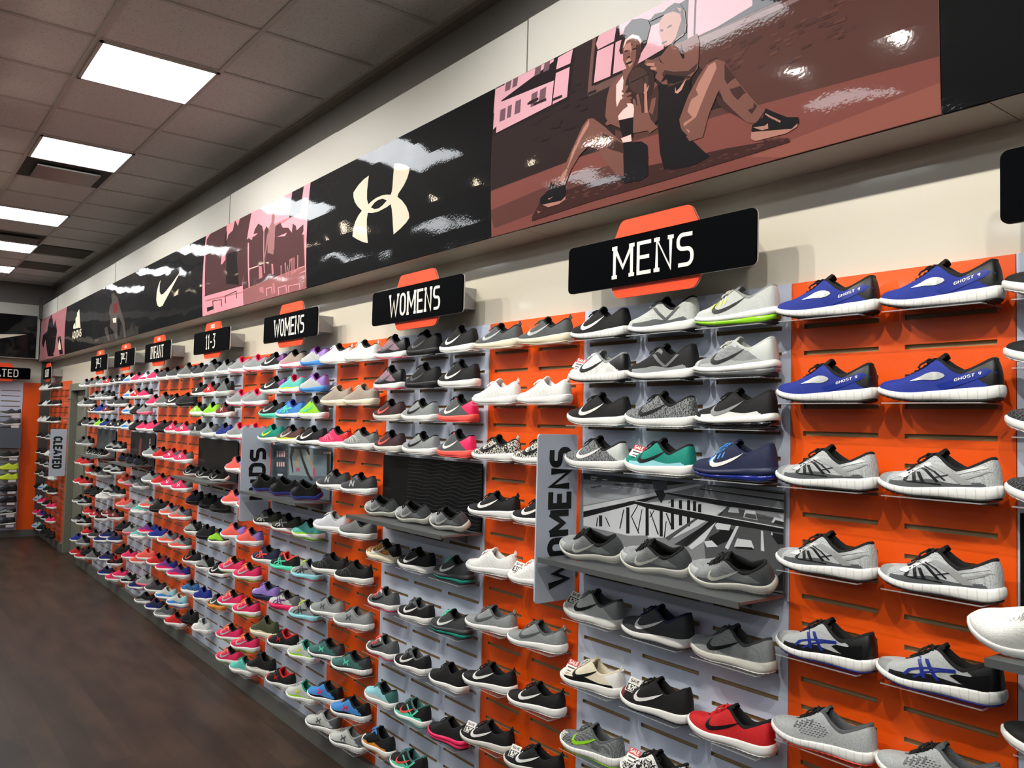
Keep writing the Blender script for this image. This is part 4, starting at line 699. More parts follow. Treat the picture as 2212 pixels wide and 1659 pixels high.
def upper_mesh(key, lod):
    k = ('upper', key, lod)
    if k in _G: return _G[k]
    s = Shoe(key); N, Mm = ((100, 22), (40, 9), (14, 4))[lod]
    ss = [-1 + 2 * i / (2 * N) for i in range(2 * N + 1)]
    mb = MB(); P = [[s.P(a, j / Mm) for j in range(Mm + 1)] for a in ss]
    zones = []
    for i in range(2 * N):
        a = abs((ss[i] + ss[i + 1]) / 2)
        for j in range(Mm):
            t = (j + .5) / Mm; q = P[i][j]
            x = q.x; z = q.z
            if a > .86 and t < .62 and x > .085: zo = 1
            elif x < -.112 + (z - .05) * 1.5: zo = 2
            elif .46 < a < .80 and t > .72: zo = 3
            elif t < .16 and x < .1: zo = 4
            else: zo = 0
            zones.append(zo)
    fs = []
    m = Mm + 1
    for i in range(2 * N):
        for j in range(Mm): fs.append((i * m + j, i * m + j + 1, (i + 1) * m + j + 1, (i + 1) * m + j))
    mb.add([p for r in P for p in r], fs, zones)
    if s.p.get('tab'):
        mb.tube([(-.138, 0, s.p['ch'] - .006), (-.150, 0, s.p['ch'] + .006), (-.144, 0, s.p['ch'] + .016), (-.134, 0, s.p['ch'] - .002)], .0045, 5, 2)
    d = mat((128, 128, 128))
    me = mb.mesh('upper', [d] * 5, True, recalc=True); _G[k] = me; return me
def lining_mesh(key, lod):
    k = ('lining', key, lod)
    if k in _G: return _G[k]
    s = Shoe(key); n = (26, 16, 8)[lod]; ins = s.p['hs'] + .008; R_ = [[], [], [], [], [], []]
    for i in range(2 * n + 1):
        a = -.53 + 1.06 * i / (2 * n); T = s.T(a); c = Vector((min(-.04, max(-.10, T.x)), 0, 0)); dr = Vector((c.x - T.x, -T.y, 0))
        if dr.length > 1e-4: dr.normalize()
        T0 = T - dr * .0012
        for rr, p in zip(R_, (T0 + Vector((0, 0, -.006)), T0 + Vector((0, 0, .001)), T + dr * .0035 + Vector((0, 0, .0042)), T + dr * .0085 + Vector((0, 0, .0005)), T + dr * .0085 + Vector((0, 0, -.02)), Vector((T.x * .93, T.y * .9, ins)))): rr.append(p)
    mb = MB(); mb.grid(R_); mb.add(R_[5], [tuple(range(len(R_[5])))], 0)
    me = mb.mesh('lining', [mat((20, 20, 20))], True); _G[k] = me; return me
def tongue_mesh(key, lod):
    k = ('tongue', key, lod)
    if k in _G: return _G[k]
    s = Shoe(key); n = (12, 8, 4)[lod]; Pt = []; Pb = []
    for i in range(n + 1):
        q = i / n; x = .078 - .098 * q
        a = .84 - .32 * min(1, q / .86); T = s.T(a); z = T.z - .001
        if q > .8: z = s.p['tt'] + (q - .8) * .07
        hw = .004 + .016 * min(1, q * 2.2) if q < .92 else .017
        Pt.append([Vector((x, hw * c, z + .004 * (1 - c * c) - (.004 if abs(c) == 1 else 0))) for c in (-1, -.6, 0, .6, 1)])
        Pb.append([p + Vector((-.0035, 0, -.005)) for p in Pt[-1]])
    mb = MB(); mb.grid(Pt); mb.grid(Pb); mb.grid([Pt[-1], Pb[-1]]); mb.grid([[r[0] for r in Pt], [r[0] for r in Pb]]); mb.grid([[r[-1] for r in Pt], [r[-1] for r in Pb]])
    me = mb.mesh('tongue', [mat((20, 20, 20))], True); _G[k] = me; return me
def lace_mesh(key, lod):
    k = ('laces', key, lod)
    if k in _G: return _G[k]
    s = Shoe(key); mb = MB(); n = (5, 4, 3)[lod]; m = (6, 5, 3)[lod]
    for i in range(m):
        a = .545 + .215 * i / (m - 1); T = s.T(a); y = T.y + .004
        P = [Vector((T.x + .002 * math.sin(c * 2), c * y, T.z + .0028 + .0035 * (1 - c * c) - (.004 if abs(c) == 1 else 0))) for c in (-1, -.7, 0, .7, 1)]
        mb.tube(P, .0026 if lod < 2 else .0035, n)
        if lod == 0 and i < m - 1:
            T2 = s.T(.545 + .215 * (i + 1) / (m - 1)); mb.tube([P[0], Vector((0, 0, (T.z + T2.z) / 2 + .007)) + Vector(((T.x + T2.x) / 2, 0, 0)), Vector((T2.x, T2.y + .004, T2.z + .001))], .0023, n)
    if lod < 2:
        T = s.T(.56); c = Vector((T.x + .004, 0, T.z + .006))
        for g in (1, -1):
            mb.tube([c, c + Vector((.008, g * .010, .001)), c + Vector((.012, g * .020, -.005)), c + Vector((.006, g * .022, -.009)), c + Vector((-.001, g * .012, -.002)), c], .0030, n)
            mb.tube([c, c + Vector((.016, g * .008, -.004)), c + Vector((.026, g * .018, -.012)), c + Vector((.028, g * .024, -.020))], .0026, n)
    me = mb.mesh('laces', [mat((20, 20, 20))], True); _G[k] = me; return me
def sole_mesh(key, lod, which):
    k = (which, key, lod)
    if k in _G: return _G[k]
    s = Shoe(key); N = (40, 24, 12)[lod]; ss = [-1 + 2 * i / (2 * N) for i in range(2 * N)]
    mb = MB()
    air = s.p['air']
    if which == 'midsole': lev = [(.0, -.004), (.10, .001), (.45, .0032), (.82, .0028), (1.0, .0012), (1.05, -.003)] if not air else [(.46, -.002), (.52, .004), (.8, .005), (1.0, .001), (1.08, -.003)]
    elif which == 'air_unit': lev = [(.0, -.006), (.08, .0), (.28, .0035), (.48, .0015)]
    else: lev = [(0, 0)]
    def ring(z0, z1, f, e, lug=False):
        P = []
        for i, a in enumerate(ss):
            b = s.B(a); sp = s.spring(b.x); ft = s.feather(b.x)
            r = Vector((b.x, b.y * 1.35, 0)); r = r.normalized() if r.length else Vector((1, 0, 0))
            ee = e * (1.4 if b.x < -.08 and f > .1 else 1)
            zz = z0(sp) + (z1(ft) - z0(sp)) * f
            if lug and i % 2: zz += .0022
            P.append(Vector((b.x + r.x * ee, b.y + r.y * ee, zz)))
        return P
    if which == 'outsole':
        P = [ring(lambda q: q, lambda q: q, 0, -.010, True), ring(lambda q: q, lambda q: q, 0, -.0035, True), ring(lambda q: q + .0045, lambda q: q, 0, -.001), ring(lambda q: q + .006, lambda q: q, 0, -.006)]
    else: P = [ring(lambda q: q + .005, lambda q: q, f, e) for f, e in lev]
    mb.grid(P, 0, True)
    n = len(ss)
    for r in (P[0], P[-1]):  # caps as cross strips between the two sides
        c = []
        for i in range(N): c.append((i, (i + 1), (n - 1 - i) if i else 0, (n - i) % n))
        mb.add(r, [tuple(dict.fromkeys(((N - i) % n, (N - i - 1) % n, (N + i + 1) % n, (N + i) % n))) for i in range(N) if len(dict.fromkeys(((N - i) % n, (N - i - 1) % n, (N + i + 1) % n, (N + i) % n))) > 2], 0)
    me = mb.mesh(which, [mat((230, 230, 230))], True, recalc=True); _G[k] = me; return me

# logos: strips in (u along shoe from toe side to heel side, v up), mapped to the side of the upper
def rail(a, b): return [[a[i], a[i + 1], b[i + 1], b[i]] for i in range(len(a) - 1)]
LG = {
 'tick': rail([(.15, .78), (.05, .52), (0, .28), (.02, .10), (.10, 0), (.22, .02), (.42, .17), (.66, .42), (.86, .70), (1, .95)],
              [(.15, .78), (.11, .56), (.09, .40), (.12, .29), (.19, .25), (.29, .29), (.46, .42), (.68, .62), (.87, .80), (1, .95)]),
 'leaf': rail([(0, .25), (.15, .42), (.3, .62), (.45, .85), (.62, .98), (.8, .95), (.95, .8), (1, .62)], [(0, .25), (.25, .3), (.42, .33), (.55, .3), (.7, .3), (.83, .36), (.94, .48), (1, .62)]),
 'bars': strip([(.0, .05), (.12, .75)], .05) + strip([(.28, .05), (.22, .7)], .05) + strip([(.5, .05), (.36, .62)], .05) + strip([(.02, .62), (.28, .95), (.55, .78), (.9, .1)], .05) + strip([(.05, .02), (.5, .0), (1., -.05)], .03) + strip([(.5, .98), (.8, .7), (1.1, .2)], .03) + strip([(.75, .3), (1.2, .55)], .025),
 'cross': strip([(0, 0), (.12, .3), (.4, .5), (.75, .6), (1.1, .68)], .045) + strip([(.2, -.05), (.45, .3), (.75, .5), (1.1, .6)], .04) + strip([(.28, .95), (.36, .5), (.42, 0)], .045) + strip([(.46, .95), (.56, .5), (.72, .0)], .045),
 'arcs': strip([(0, 1), (.12, .72), (.3, .58), (.5, .54), (.7, .58), (.88, .72), (1, 1)], .12) + strip([(0, 0), (.12, .28), (.3, .42), (.5, .46), (.7, .42), (.88, .28), (1, 0)], .12),
 'enn': strip([(0, 0), (.15, 1)], .09) + strip([(.15, .95), (.6, .05)], .09) + strip([(.6, 0), (.75, 1)], .09),
 'three': strip([(0, 0), (.3, 1)], .07) + strip([(.3, 0), (.6, 1)], .07) + strip([(.6, 0), (.9, 1)], .07),
 'vents': sum([[[(i * .1 + (j % 2) * .05, j * .16), (i * .1 + .06 + (j % 2) * .05, j * .16 + .03), (i * .1 + .065 + (j % 2) * .05, j * .16 + .07), (i * .1 + .005 + (j % 2) * .05, j * .16 + .04)]] for j in range(7) for i in range(10) if ((i - 4.5) / 5) ** 2 + ((j - 3) / 3.6) ** 2 < 1], []),
}
def word_strips(txt, slant, hh, wid, th):
    q, tw = text_quads(txt, hh, wid, th); return [[(a, b + a * slant) for a, b in qq] for qq in q]
LG['word'] = word_strips('GHOST 9', .62, .26, 1.0, .035)
LG['band'] = strip([(0, 0), (.4, .28), (1, .78)], .15)
LG['over'] = strip([(0, .3), (.15, .75), (.35, 1)], .06) + strip([(.35, 1), (.62, .55), (.8, .1)], .07) + strip([(.62, .55), (1.0, .95)], .05) + strip([(.70, .3), (1.05, .75)], .04)
LG['wedge'] = rail([(0, .45), (.25, .2), (.6, 0), (1, -.05)], [(0, .47), (.15, .62), (.55, .66), (1, .95)])
LG['eyebars'] = sum([strip([(i * .24, i * .17), (i * .24 + .10, .55 + i * .17)], .045) for i in range(4)], [])
LG['vee'] = strip([(0, 1), (.25, .45), (.5, .0)], .07) + strip([(.5, .0), (.75, .4), (1, .9)], .07)
LG['lattice'] = sum([[[(i * .2 + (j % 2) * .1, j * .22), (i * .2 + .07 + (j % 2) * .1, j * .22 + .04), (i * .2 + .11 + (j % 2) * .1, j * .22 + .15), (i * .2 + .02 + (j % 2) * .1, j * .22 + .12)]] for j in range(4) for i in range(5)], [])
LG['toeband'] = strip([(0, 0), (.3, .12), (1, .14)], .05)
LP = {'word': (-.052, .050, .062, .026), 'band': (-.020, .036, .112, .050), 'over': (.070, .034, .195, .052), 'wedge': (-.040, .036, .085, .040), 'eyebars': (.062, .052, .060, .030), 'vee': (.012, .044, .105, .044), 'lattice': (.118, .034, .075, .026), 'toeband': (.13, .03, .2, .03),
      'tick': (.060, .037, .116, .050), 'leaf': (.050, .046, .080, .030), 'bars': (.060, .038, .085, .042), 'cross': (.062, .036, .105, .048), 'arcs': (.020, .044, .032, .030), 'enn': (.030, .040, .044, .034), 'three': (.045, .042, .050, .034), 'vents': (.060, .042, .090, .036)}
def logo_mesh(key, lg, lod, side=1):
    k = ('logo', key, lg, side)
    if k in _G: return _G[k]
    s, A = grid_lut(key); u0, v0, du, dv = LP[lg]; mb = MB()
    dz = .004 if key in ('max', 'mid') else 0
    def on(u, v, g):
        x, z = u0 - u * du, v0 + dz + v * dv
        d = (A[:, 0] - x) ** 2 + (A[:, 2] - z) ** 2 + (A[:, 1] < .008) * 1.0
        i = int(d.argmin()); a, t = A[i, 3], A[i, 4]; e = .004
        p = s.P(a, t); tu = s.P(min(1, a + e), t) - s.P(max(0, a - e), t); tv = s.P(a, min(1, t + .02)) - s.P(a, max(0, t - .02))
        nn = tu.cross(tv)
        if nn.y < 0: nn = -nn
        if nn.length > 0: nn.normalize()
        y = p.y + nn.y * .0014
        return (x + nn.x * .0012, y * g, z + nn.z * .0012)
    for g in (side,):
        for q in LG[lg]:
            n = 3
            P = [[None] * 3 for _ in range(n + 1)]
            a, b, c, d = q
            for i in range(n + 1):
                f = i / n
                for j in range(3):
                    h = j / 2
                    u = (a[0] * (1 - f) + b[0] * f) * (1 - h) + (d[0] * (1 - f) + c[0] * f) * h
                    v = (a[1] * (1 - f) + b[1] * f) * (1 - h) + (d[1] * (1 - f) + c[1] * f) * h
                    P[i][j] = on(u, v, g)
            mb.grid(P)
    me = mb.mesh('logo', [mat((240, 240, 240))], True); _G[k] = me; return me
def tag_mesh(kind):
    k = ('tag', kind)
    if k in _G: return _G[k]
    mb = MB(); fn = lambda a, b, d: (a, b, d)
    mb.box(-.021, .021, -.026, .026, 0, .0008, 0)
    if kind == 'sale':
        mb.box(-.021, .021, .004, .026, .0008, .0011, 1)
        q, tw = text_quads('SALE', .013, .034, .0032); put_text(mb, q, lambda a, b, d: (a - tw / 2, b + .009, .0011 + d), .0004, 0)
        mb.box(-.014, .014, -.008, -.003, .0008, .0011, 2); mb.box(-.010, .010, -.021, -.017, .0008, .0011, 2)
    else:
        mb.box(-.019, .019, -.024, .002, .0008, .0011, 2)
        q, tw = text_quads('SAVE', .010, .030, .0022); put_text(mb, q, lambda a, b, d: (a - tw / 2, b + .009, .0008 + d), .0004, 2)
        q, tw = text_quads('$20' if kind == 'save20' else '$10', .018, .028, .0035); put_text(mb, q, lambda a, b, d: (a - tw / 2, b - .020, .0011 + d), .0004, 0)
    me = mb.mesh('price_tag', [mat((238, 236, 228), .5), mat((205, 20, 34), .5), mat((22, 22, 24), .5)]); _G[k] = me; return me
# ------------------------------------------------------------ shoes: colours and kinds
Q = dict(K=(7, 7, 9), k2=(24, 25, 28), W=(238, 238, 234), O=(214, 212, 202), G=(146, 150, 150), g=(176, 180, 180), l=(198, 202, 198), D=(84, 88, 90), d=(58, 60, 63), N=(24, 32, 66), B=(17, 42, 140), b=(66, 140, 214), u=(20, 40, 130),
         T=(0, 140, 122), t=(96, 200, 190), m=(96, 224, 186), c=(150, 215, 225), P=(240, 40, 100), p=(244, 120, 150), R=(206, 24, 30), r=(120, 22, 30), X=(255, 96, 84), x=(255, 138, 96), V=(116, 44, 130), v=(150, 120, 200), w=(150, 120, 134),
         L=(150, 222, 40), y=(214, 240, 60), E=(70, 74, 48), e=(128, 100, 66), S=(186, 190, 190), s=(206, 208, 206), Z=(236, 226, 200), z=(166, 152, 138), Y=(232, 150, 60), q=(60, 110, 105), j=(206, 204, 218), i=(110, 112, 112), a=(244, 150, 120), n=(90, 60, 50), f=(60, 34, 38))
# code: shape, main, toe, heel, eyestay, band, lining, midsole, outsole, lace, logo, logo colour, pattern, pattern second colour, words
ST = {}
def st(code, words, shape, cs, logo=None, lc='W', pat='weave', c2=None, tagk=None, gloss=0):
    main, toe, heel, eye, band, lin_, mid, out, lace = cs
    ST[code] = dict(words=words, shape=shape, c=cs, logo=logo, lc=lc, pat=pat, c2=c2, tag=tagk, gloss=gloss)
st('blu', 'blue and black running shoe, silver leaf mark', 'run', 'BBKBBKWKK', 'leaf', 's', 'mesh', 'u')
st('sil', 'silver running shoe with black side bars', 'run', 'SGSSDKWKK', 'bars', 'K', 'mesh', 'D')
st('asx', 'grey running shoe with crossed blue stripes', 'run', 'gGKgKKWuK', 'cross', 'u', 'mesh', 'G')
st('cor', 'pale grey running shoe with coral toe edge', 'run', 'gggggDWXK', 'vents', 'd', 'weave')
st('vom', 'black running shoe with white tick', 'run', 'KKKKKKWKK', 'tick', 'W', 'weave')
st('lun', 'light grey trainer with dark collar band', 'train', 'lllgDKWKG', None, 'W', 'weave')
st('lim', 'pale grey trainer on lime green sole', 'max', 'lllllGWLO', 'tick', 'K', 'mesh', 'g')
st('wam', 'white and black trainer with sale tag', 'run', 'WWKWWGWKW', 'tick', 'K', 'mesh', 'G', 'sale')
st('bln', 'black trainer with grey strap lines', 'train', 'KKKiGKWKK', None, 'W')
st('gam', 'grey mesh trainer with clear air sole', 'max', 'GllgglWiO', 'tick', 'K', 'mesh', 'D')
st('bfr', 'black trainer with white tick and sole', 'free', 'KKKKKKWWK', 'tick', 'W')
st('kn1', 'grey knitted trainer with black tick', 'free', 'GGGGGKWWK', 'tick', 'K', 'knit', 'd')
st('bam', 'black trainer with grey tick, shiny heel', 'max', 'KKKKWKWKK', 'tick', 'G')
st('kn2', 'grey knitted trainer with white tick', 'free', 'GGlGGKWWK', 'tick', 'W', 'knit', 'd')
st('tea', 'teal knitted trainer with sale tag', 'free', 'TTTTcKWWK', 'tick', 'K', 'weave', None, 'sale')
st('nam', 'navy trainer on translucent blue sole', 'max', 'NNNNNNNub', 'tick', 'W', 'weave')
st('gds', 'two-tone grey trainer with black laces', 'free', 'GgDGDKOOK', 'tick', 'O', 'mesh', 'D')
st('gsv', 'light grey trainer with save tag', 'free', 'llGllDWOG', 'tick', 'K', 'mesh', 'g', 'save20')
st('dgw', 'dark grey trainer with white tick', 'train', 'dddddNWdN', 'tick', 'W')
st('gbk', 'grey mesh trainer with black tick', 'free', 'GGGGGdOWD', 'tick', 'K', 'mesh', 'D')
st('wbk', 'off-white trainer with black sole line', 'roshe', 'ZWWZKZWWO', 'tick', 'K', 'mesh', 'O', 'sale')
st('brd', 'black trainer with dark red toe', 'train', 'KrKKKKWKK', 'tick', 'W', 'weave', None, 'save20')
st('red', 'bright red trainer on white sole', 'free', 'RRRRRKWWR', 'tick', 'K')
st('gre', 'grey trainer with bright green tick', 'run', 'DlDDGDWLD', 'tick', 'L', 'mesh', 'l')
st('wkt', 'white and black trainer, red sale tag', 'train', 'KWKWWKWWK', 'tick', 'W', 'camo', 'W', 'sale')
st('gro', 'grey smooth trainer with pale tick', 'roshe', 'DDDDDKZZD', 'tick', 'S')
st('wro', 'plain white smooth trainer', 'roshe', 'WWWWWWWWW', None)
st('pat', 'black and white patterned trainer', 'roshe', 'OOOOOKWWK', 'tick', 'K', 'camo', 'K')
st('bro', 'black smooth trainer with white tick', 'roshe', 'KKKKKKWWK', 'tick', 'W')
st('w10', 'white trainer with save tag', 'roshe', 'WWWWWWWWW', None, 'W', 'mesh', 'l', 'save10')
st('gju', 'light grey slip-on trainer, grey tick', 'roshe', 'GGGGGDWWD', 'tick', 'D')
st('bju', 'black slip-on trainer with white tick', 'roshe', 'KKKKKKWWK', 'tick', 'W')
st('bth', 'black trainer with white save 20 tag', 'roshe', 'KKKKKKOZK', 'tick', 'W', 'weave', None, 'save20')
st('mau', 'mauve and black training shoe', 'mid', 'wwKKKKWPK', 'tick', 'D')
st('blt', 'all black training shoe', 'mid', 'KKKKKKKKK', 'tick', 'D')
st('bw2', 'black trainer with thick white sole', 'mid', 'KKKKKKWWK', 'tick', 'W')
st('mac', 'maroon trainer with coral tick', 'free', 'fffffKOWK', 'tick', 'X')
st('gb2', 'grey trainer with black tick, white sole', 'free', 'GGGGGKWWK', 'tick', 'K')
st('bpo', 'black trainer, pink heel, coral sole', 'mid', 'kkPkkKXXK'.replace('k', 'D'), 'tick', 'W')
st('ong', 'orange and olive trainer, cream sole', 'free', 'EeKeZKZOK', 'tick', 'W', 'camo', 'Y')
st('bk3', 'small black trainer with white tick', 'free', 'KKKKKKWWK', 'tick', 'W')
st('dtl', 'dark grey trainer with teal sole', 'max', 'dddddKdTm', 'tick', 'W')
st('gpk', 'grey and pink trainer with black tick', 'run', 'DsDsDDWPX', 'tick', 'K')
st('bk4', 'black running shoe with grey lacing', 'run', 'KKKDKDWWD', 'tick', 'W')
st('bgn', 'black trainer with green collar line', 'train', 'KKKKKKWWK', None)
st('lbl', 'light blue trainer with steel heel', 'free', 'ccqqlKWWq', None)
st('bmt', 'black trainer with mint strap, coral tick', 'train', 'KKKKmqWmq', 'tick', 'X')
st('bpk', 'black trainer on hot pink sole', 'max', 'KKKKKKPPK', None)
st('wob', 'white, orange and blue trainer', 'mid', 'KWKbYKWYb', 'tick', 'K')
st('wpr', 'white ribbed trainer with black tongue', 'pres', 'WWWWWKWWW', None)
st('bei', 'beige suede trainer with cream sole', 'pres', 'zzzzzzZZZ', None)
st('pkt', 'hot pink trainer with red heel', 'pres', 'PPRPPKWWK', 'bars', 'p')
st('grt', 'grey trainer with pale side bars', 'pres', 'GGiGGKWWK', 'bars', 'l')
st('nbd', 'dark grey running shoe, letter N', 'run', 'dDdDdKWWK', 'enn', 'S')
st('lil', 'pale lilac trainer with white sole', 'free', 'jjjjjGWWj', None, 'W', 'knit', 'l')
st('dol', 'dark olive grey trainer', 'free', 'iiiiDKWWK', None, 'W', 'weave')
st('bcr', 'black trainer with dark crossed stripes', 'pres', 'KKKKKKWWK', 'bars', 'd')
st('uag', 'grey running shoe with linked arcs', 'run', 'GGGGGiWWD', 'arcs', 'D', 'weave')
st('uat', 'green-teal running shoe, mint arcs', 'run', 'qqdqdKWdd', 'arcs', 'm', 'weave')
st('uab', 'sky blue and black running shoe', 'run', 'bbKbKKWWK', 'arcs', 'P', 'weave')
st('uas', 'pale grey running shoe, grey arcs', 'run', 'llDlDGWWG', 'arcs', 'D', 'weave')
st('bpu', 'black and purple running shoe', 'run', 'KKVKKKWWK', 'tick', 's')
st('gpn', 'grey shoe with hot pink sole', 'run', 'zlzzpKWPK', None)
st('svc', 'silver shoe on cyan sole', 'run', 'SSvvSVbbv', None)
st('cyp', 'cyan shoe with pink toe', 'run', 'tPttyPWPt', None)
st('bmi', 'black trainer on mint sole', 'run', 'KlKKKKmmK', 'tick', 'S')
st('blg', 'bright blue trainer with green stripe', 'run', 'bbbbbBWBb', 'cross', 'm')
st('gnn', 'grey and green trainer with tick', 'mid', 'LDdDLdWWd', 'tick', 'm')
st('tel', 'teal shoe with yellow tick', 'run', 'TVTTqTWWT', 'tick', 'y')
st('bry', 'brown shoe with yellow edge', 'run', 'nnnnyKWWK', 'tick', 'l')
st('bkl', 'black shoe with white tick line', 'run', 'KWKKKKWKK', 'tick', 'W')
st('bps', 'black trainer with pink striped heel sole', 'mid', 'KKKKKKuPK', None)
st('cam', 'dark camouflage running shoe', 'run', 'dEddKKWXK', 'cross', 's', 'camo', 'E')
st('tgn', 'turquoise and green running shoe', 'run', 'ttttLKWLK', None, 'W', 'mesh', 'q')
st('nav', 'navy running shoe with coral stripes', 'run', 'NNNNNKWWN', 'cross', 'X')
st('bma', 'black running shoe with mint stripes', 'run', 'KKKKmXmXX', 'cross', 'm')
st('gma', 'grey running shoe on orange sole', 'run', 'GlDGcDcRy', 'cross', 'd')
st('bpl', 'purple-blue shoe with cyan toe', 'run', 'vcvvNNNNv', None)
st('gmg', 'grey shoe on magenta sole', 'run', 'lsiiPKPPK', 'cross', 'V')
st('olv', 'olive green shoe with cream sole', 'mid', 'EEEEZEZZK', None)
st('bre', 'black and red running shoe', 'run', 'KRKKKRWWK', 'arcs', 'R')
st('gye', 'pale grey shoe with lime edge', 'run', 'llTlLTWWl', 'arcs', 'y')
st('bms', 'black shoe with pale sole', 'mid', 'KKKKOKOOK', None)
st('gpt', 'grey shoe with pink collar', 'free', 'GGGGGPWPG', None, 'W', 'weave')
st('cpu', 'coral and purple shoe', 'run', 'XbvXXNWWX', None, 'W')
st('pkn', 'pink and orange shoe, lime sole', 'run', 'PPPxPKWLx', 'tick', 'S')
st('mnt', 'mint running shoe', 'run', 'tttmWqWWt', None)
st('dk1', 'dark grey plain shoe', 'free', 'dDdddKWWK', None)
st('dk2', 'dark grey shoe, pale grey sole', 'mid', 'iiKiiKllK', None)
st('gr2', 'mid grey shoe, white sole', 'free', 'GGDGGKWWG', None)
st('bua', 'black and white shoe, white arcs', 'run', 'KWKKKKWKK', 'arcs', 'W')
st('rbk', 'red and black shoe', 'run', 'RRKRRKWWR', 'arcs', 'W')
st('lme', 'lime and black shoe', 'run', 'LLKKWKWLK', 'arcs', 'W')
st('llm', 'bright lime shoe with blue toe', 'run', 'LBLLLKWWL', None)
st('mar', 'maroon shoe', 'run', 'rrKrrKWWr', 'arcs', 'O')
st('bgr', 'blue and green shoe', 'run', 'umBuuKWWu', None)
st('gmx', 'black and grey high shoe', 'mid', 'KKKKGKGGK', 'arcs', 'W')
st('sbk', 'solid black small shoe', 'train', 'KKKKKKKKK', None)
st('nbk', 'navy and black small shoe', 'train', 'NuKKKKKKK', None)
st('gbx', 'grey and black small shoe', 'train', 'GlKKKKWWK', None)
st('grk', 'green and dark small shoe', 'train', 'LLdddKWWK', None)
st('bor', 'black shoe with orange tick', 'run', 'KKKKKKWWK', 'tick', 'X')
st('bwx', 'black shoe, white tick line', 'run', 'KKKKKKWKK', 'tick', 'W')
st('blp', 'blue patterned small shoe', 'run', 'bbbNWKWWK', None, 'W', 'camo', 'N')
st('bls', 'royal blue small shoe', 'run', 'BBBBBuWWB', None)
st('dor', 'dark shoe on orange sole', 'run', 'dYddYKYYK', 'tick', 'W')
st('wgx', 'white and grey small shoe', 'run', 'WWlGWGWWW', None)
st('pua', 'pink shoe with grey heel', 'run', 'PPDPPrWWP', 'arcs', 'W')
st('pk2', 'hot pink small shoe', 'run', 'PPPPPKWWP', None)
st('gcr', 'grey and coral small shoe', 'run', 'GlDXXNWXX', 'arcs', 'a')
st('ppl', 'purple and pink small shoe', 'run', 'VPuVPNWWV', None)
st('lgb', 'pale blue-grey small shoe', 'run', 'lWclblWbl', None)
st('cr2', 'coral small shoe', 'run', 'XXXXXXWWx', None)
st('rd2', 'dark red small shoe', 'run', 'RrrRRKWWR', None)
st('gne', 'grey small shoe with neon laces', 'run', 'DsDDGDWWy', None)
st('wpk', 'white and pink small shoe', 'run', 'WPWWPGWWW', None)
st('lbw', 'white and light blue shoe', 'run', 'lWZlbNWWl', None)
st('gp2', 'grey shoe with pink sole', 'run', 'GGGGGDpPG', None)
st('dr2', 'dark shoe with red panel', 'run', 'KRKKGKWWK', None)
st('oro', 'shoe in navy, blue and orange', 'run', 'NXNNuNWuX', None)
st('bpv', 'black and pink small shoe', 'run', 'PPKKPKWWK', None)
st('ylw', 'neon yellow cleated shoe', 'run', 'yyyyyyyyy', None)
st('w0', 'white knitted trainer', 'free', 'WWWWWWWWW', None, 'W', 'mesh', 'l')
st('k0', 'black trainer cut by the edge', 'free', 'KKKKKKWWK', None, 'W', 'weave')
st('k1', 'black dotted trainer cut by the edge', 'free', 'KKKKKKWWK', None, 'W', 'mesh', 'G')

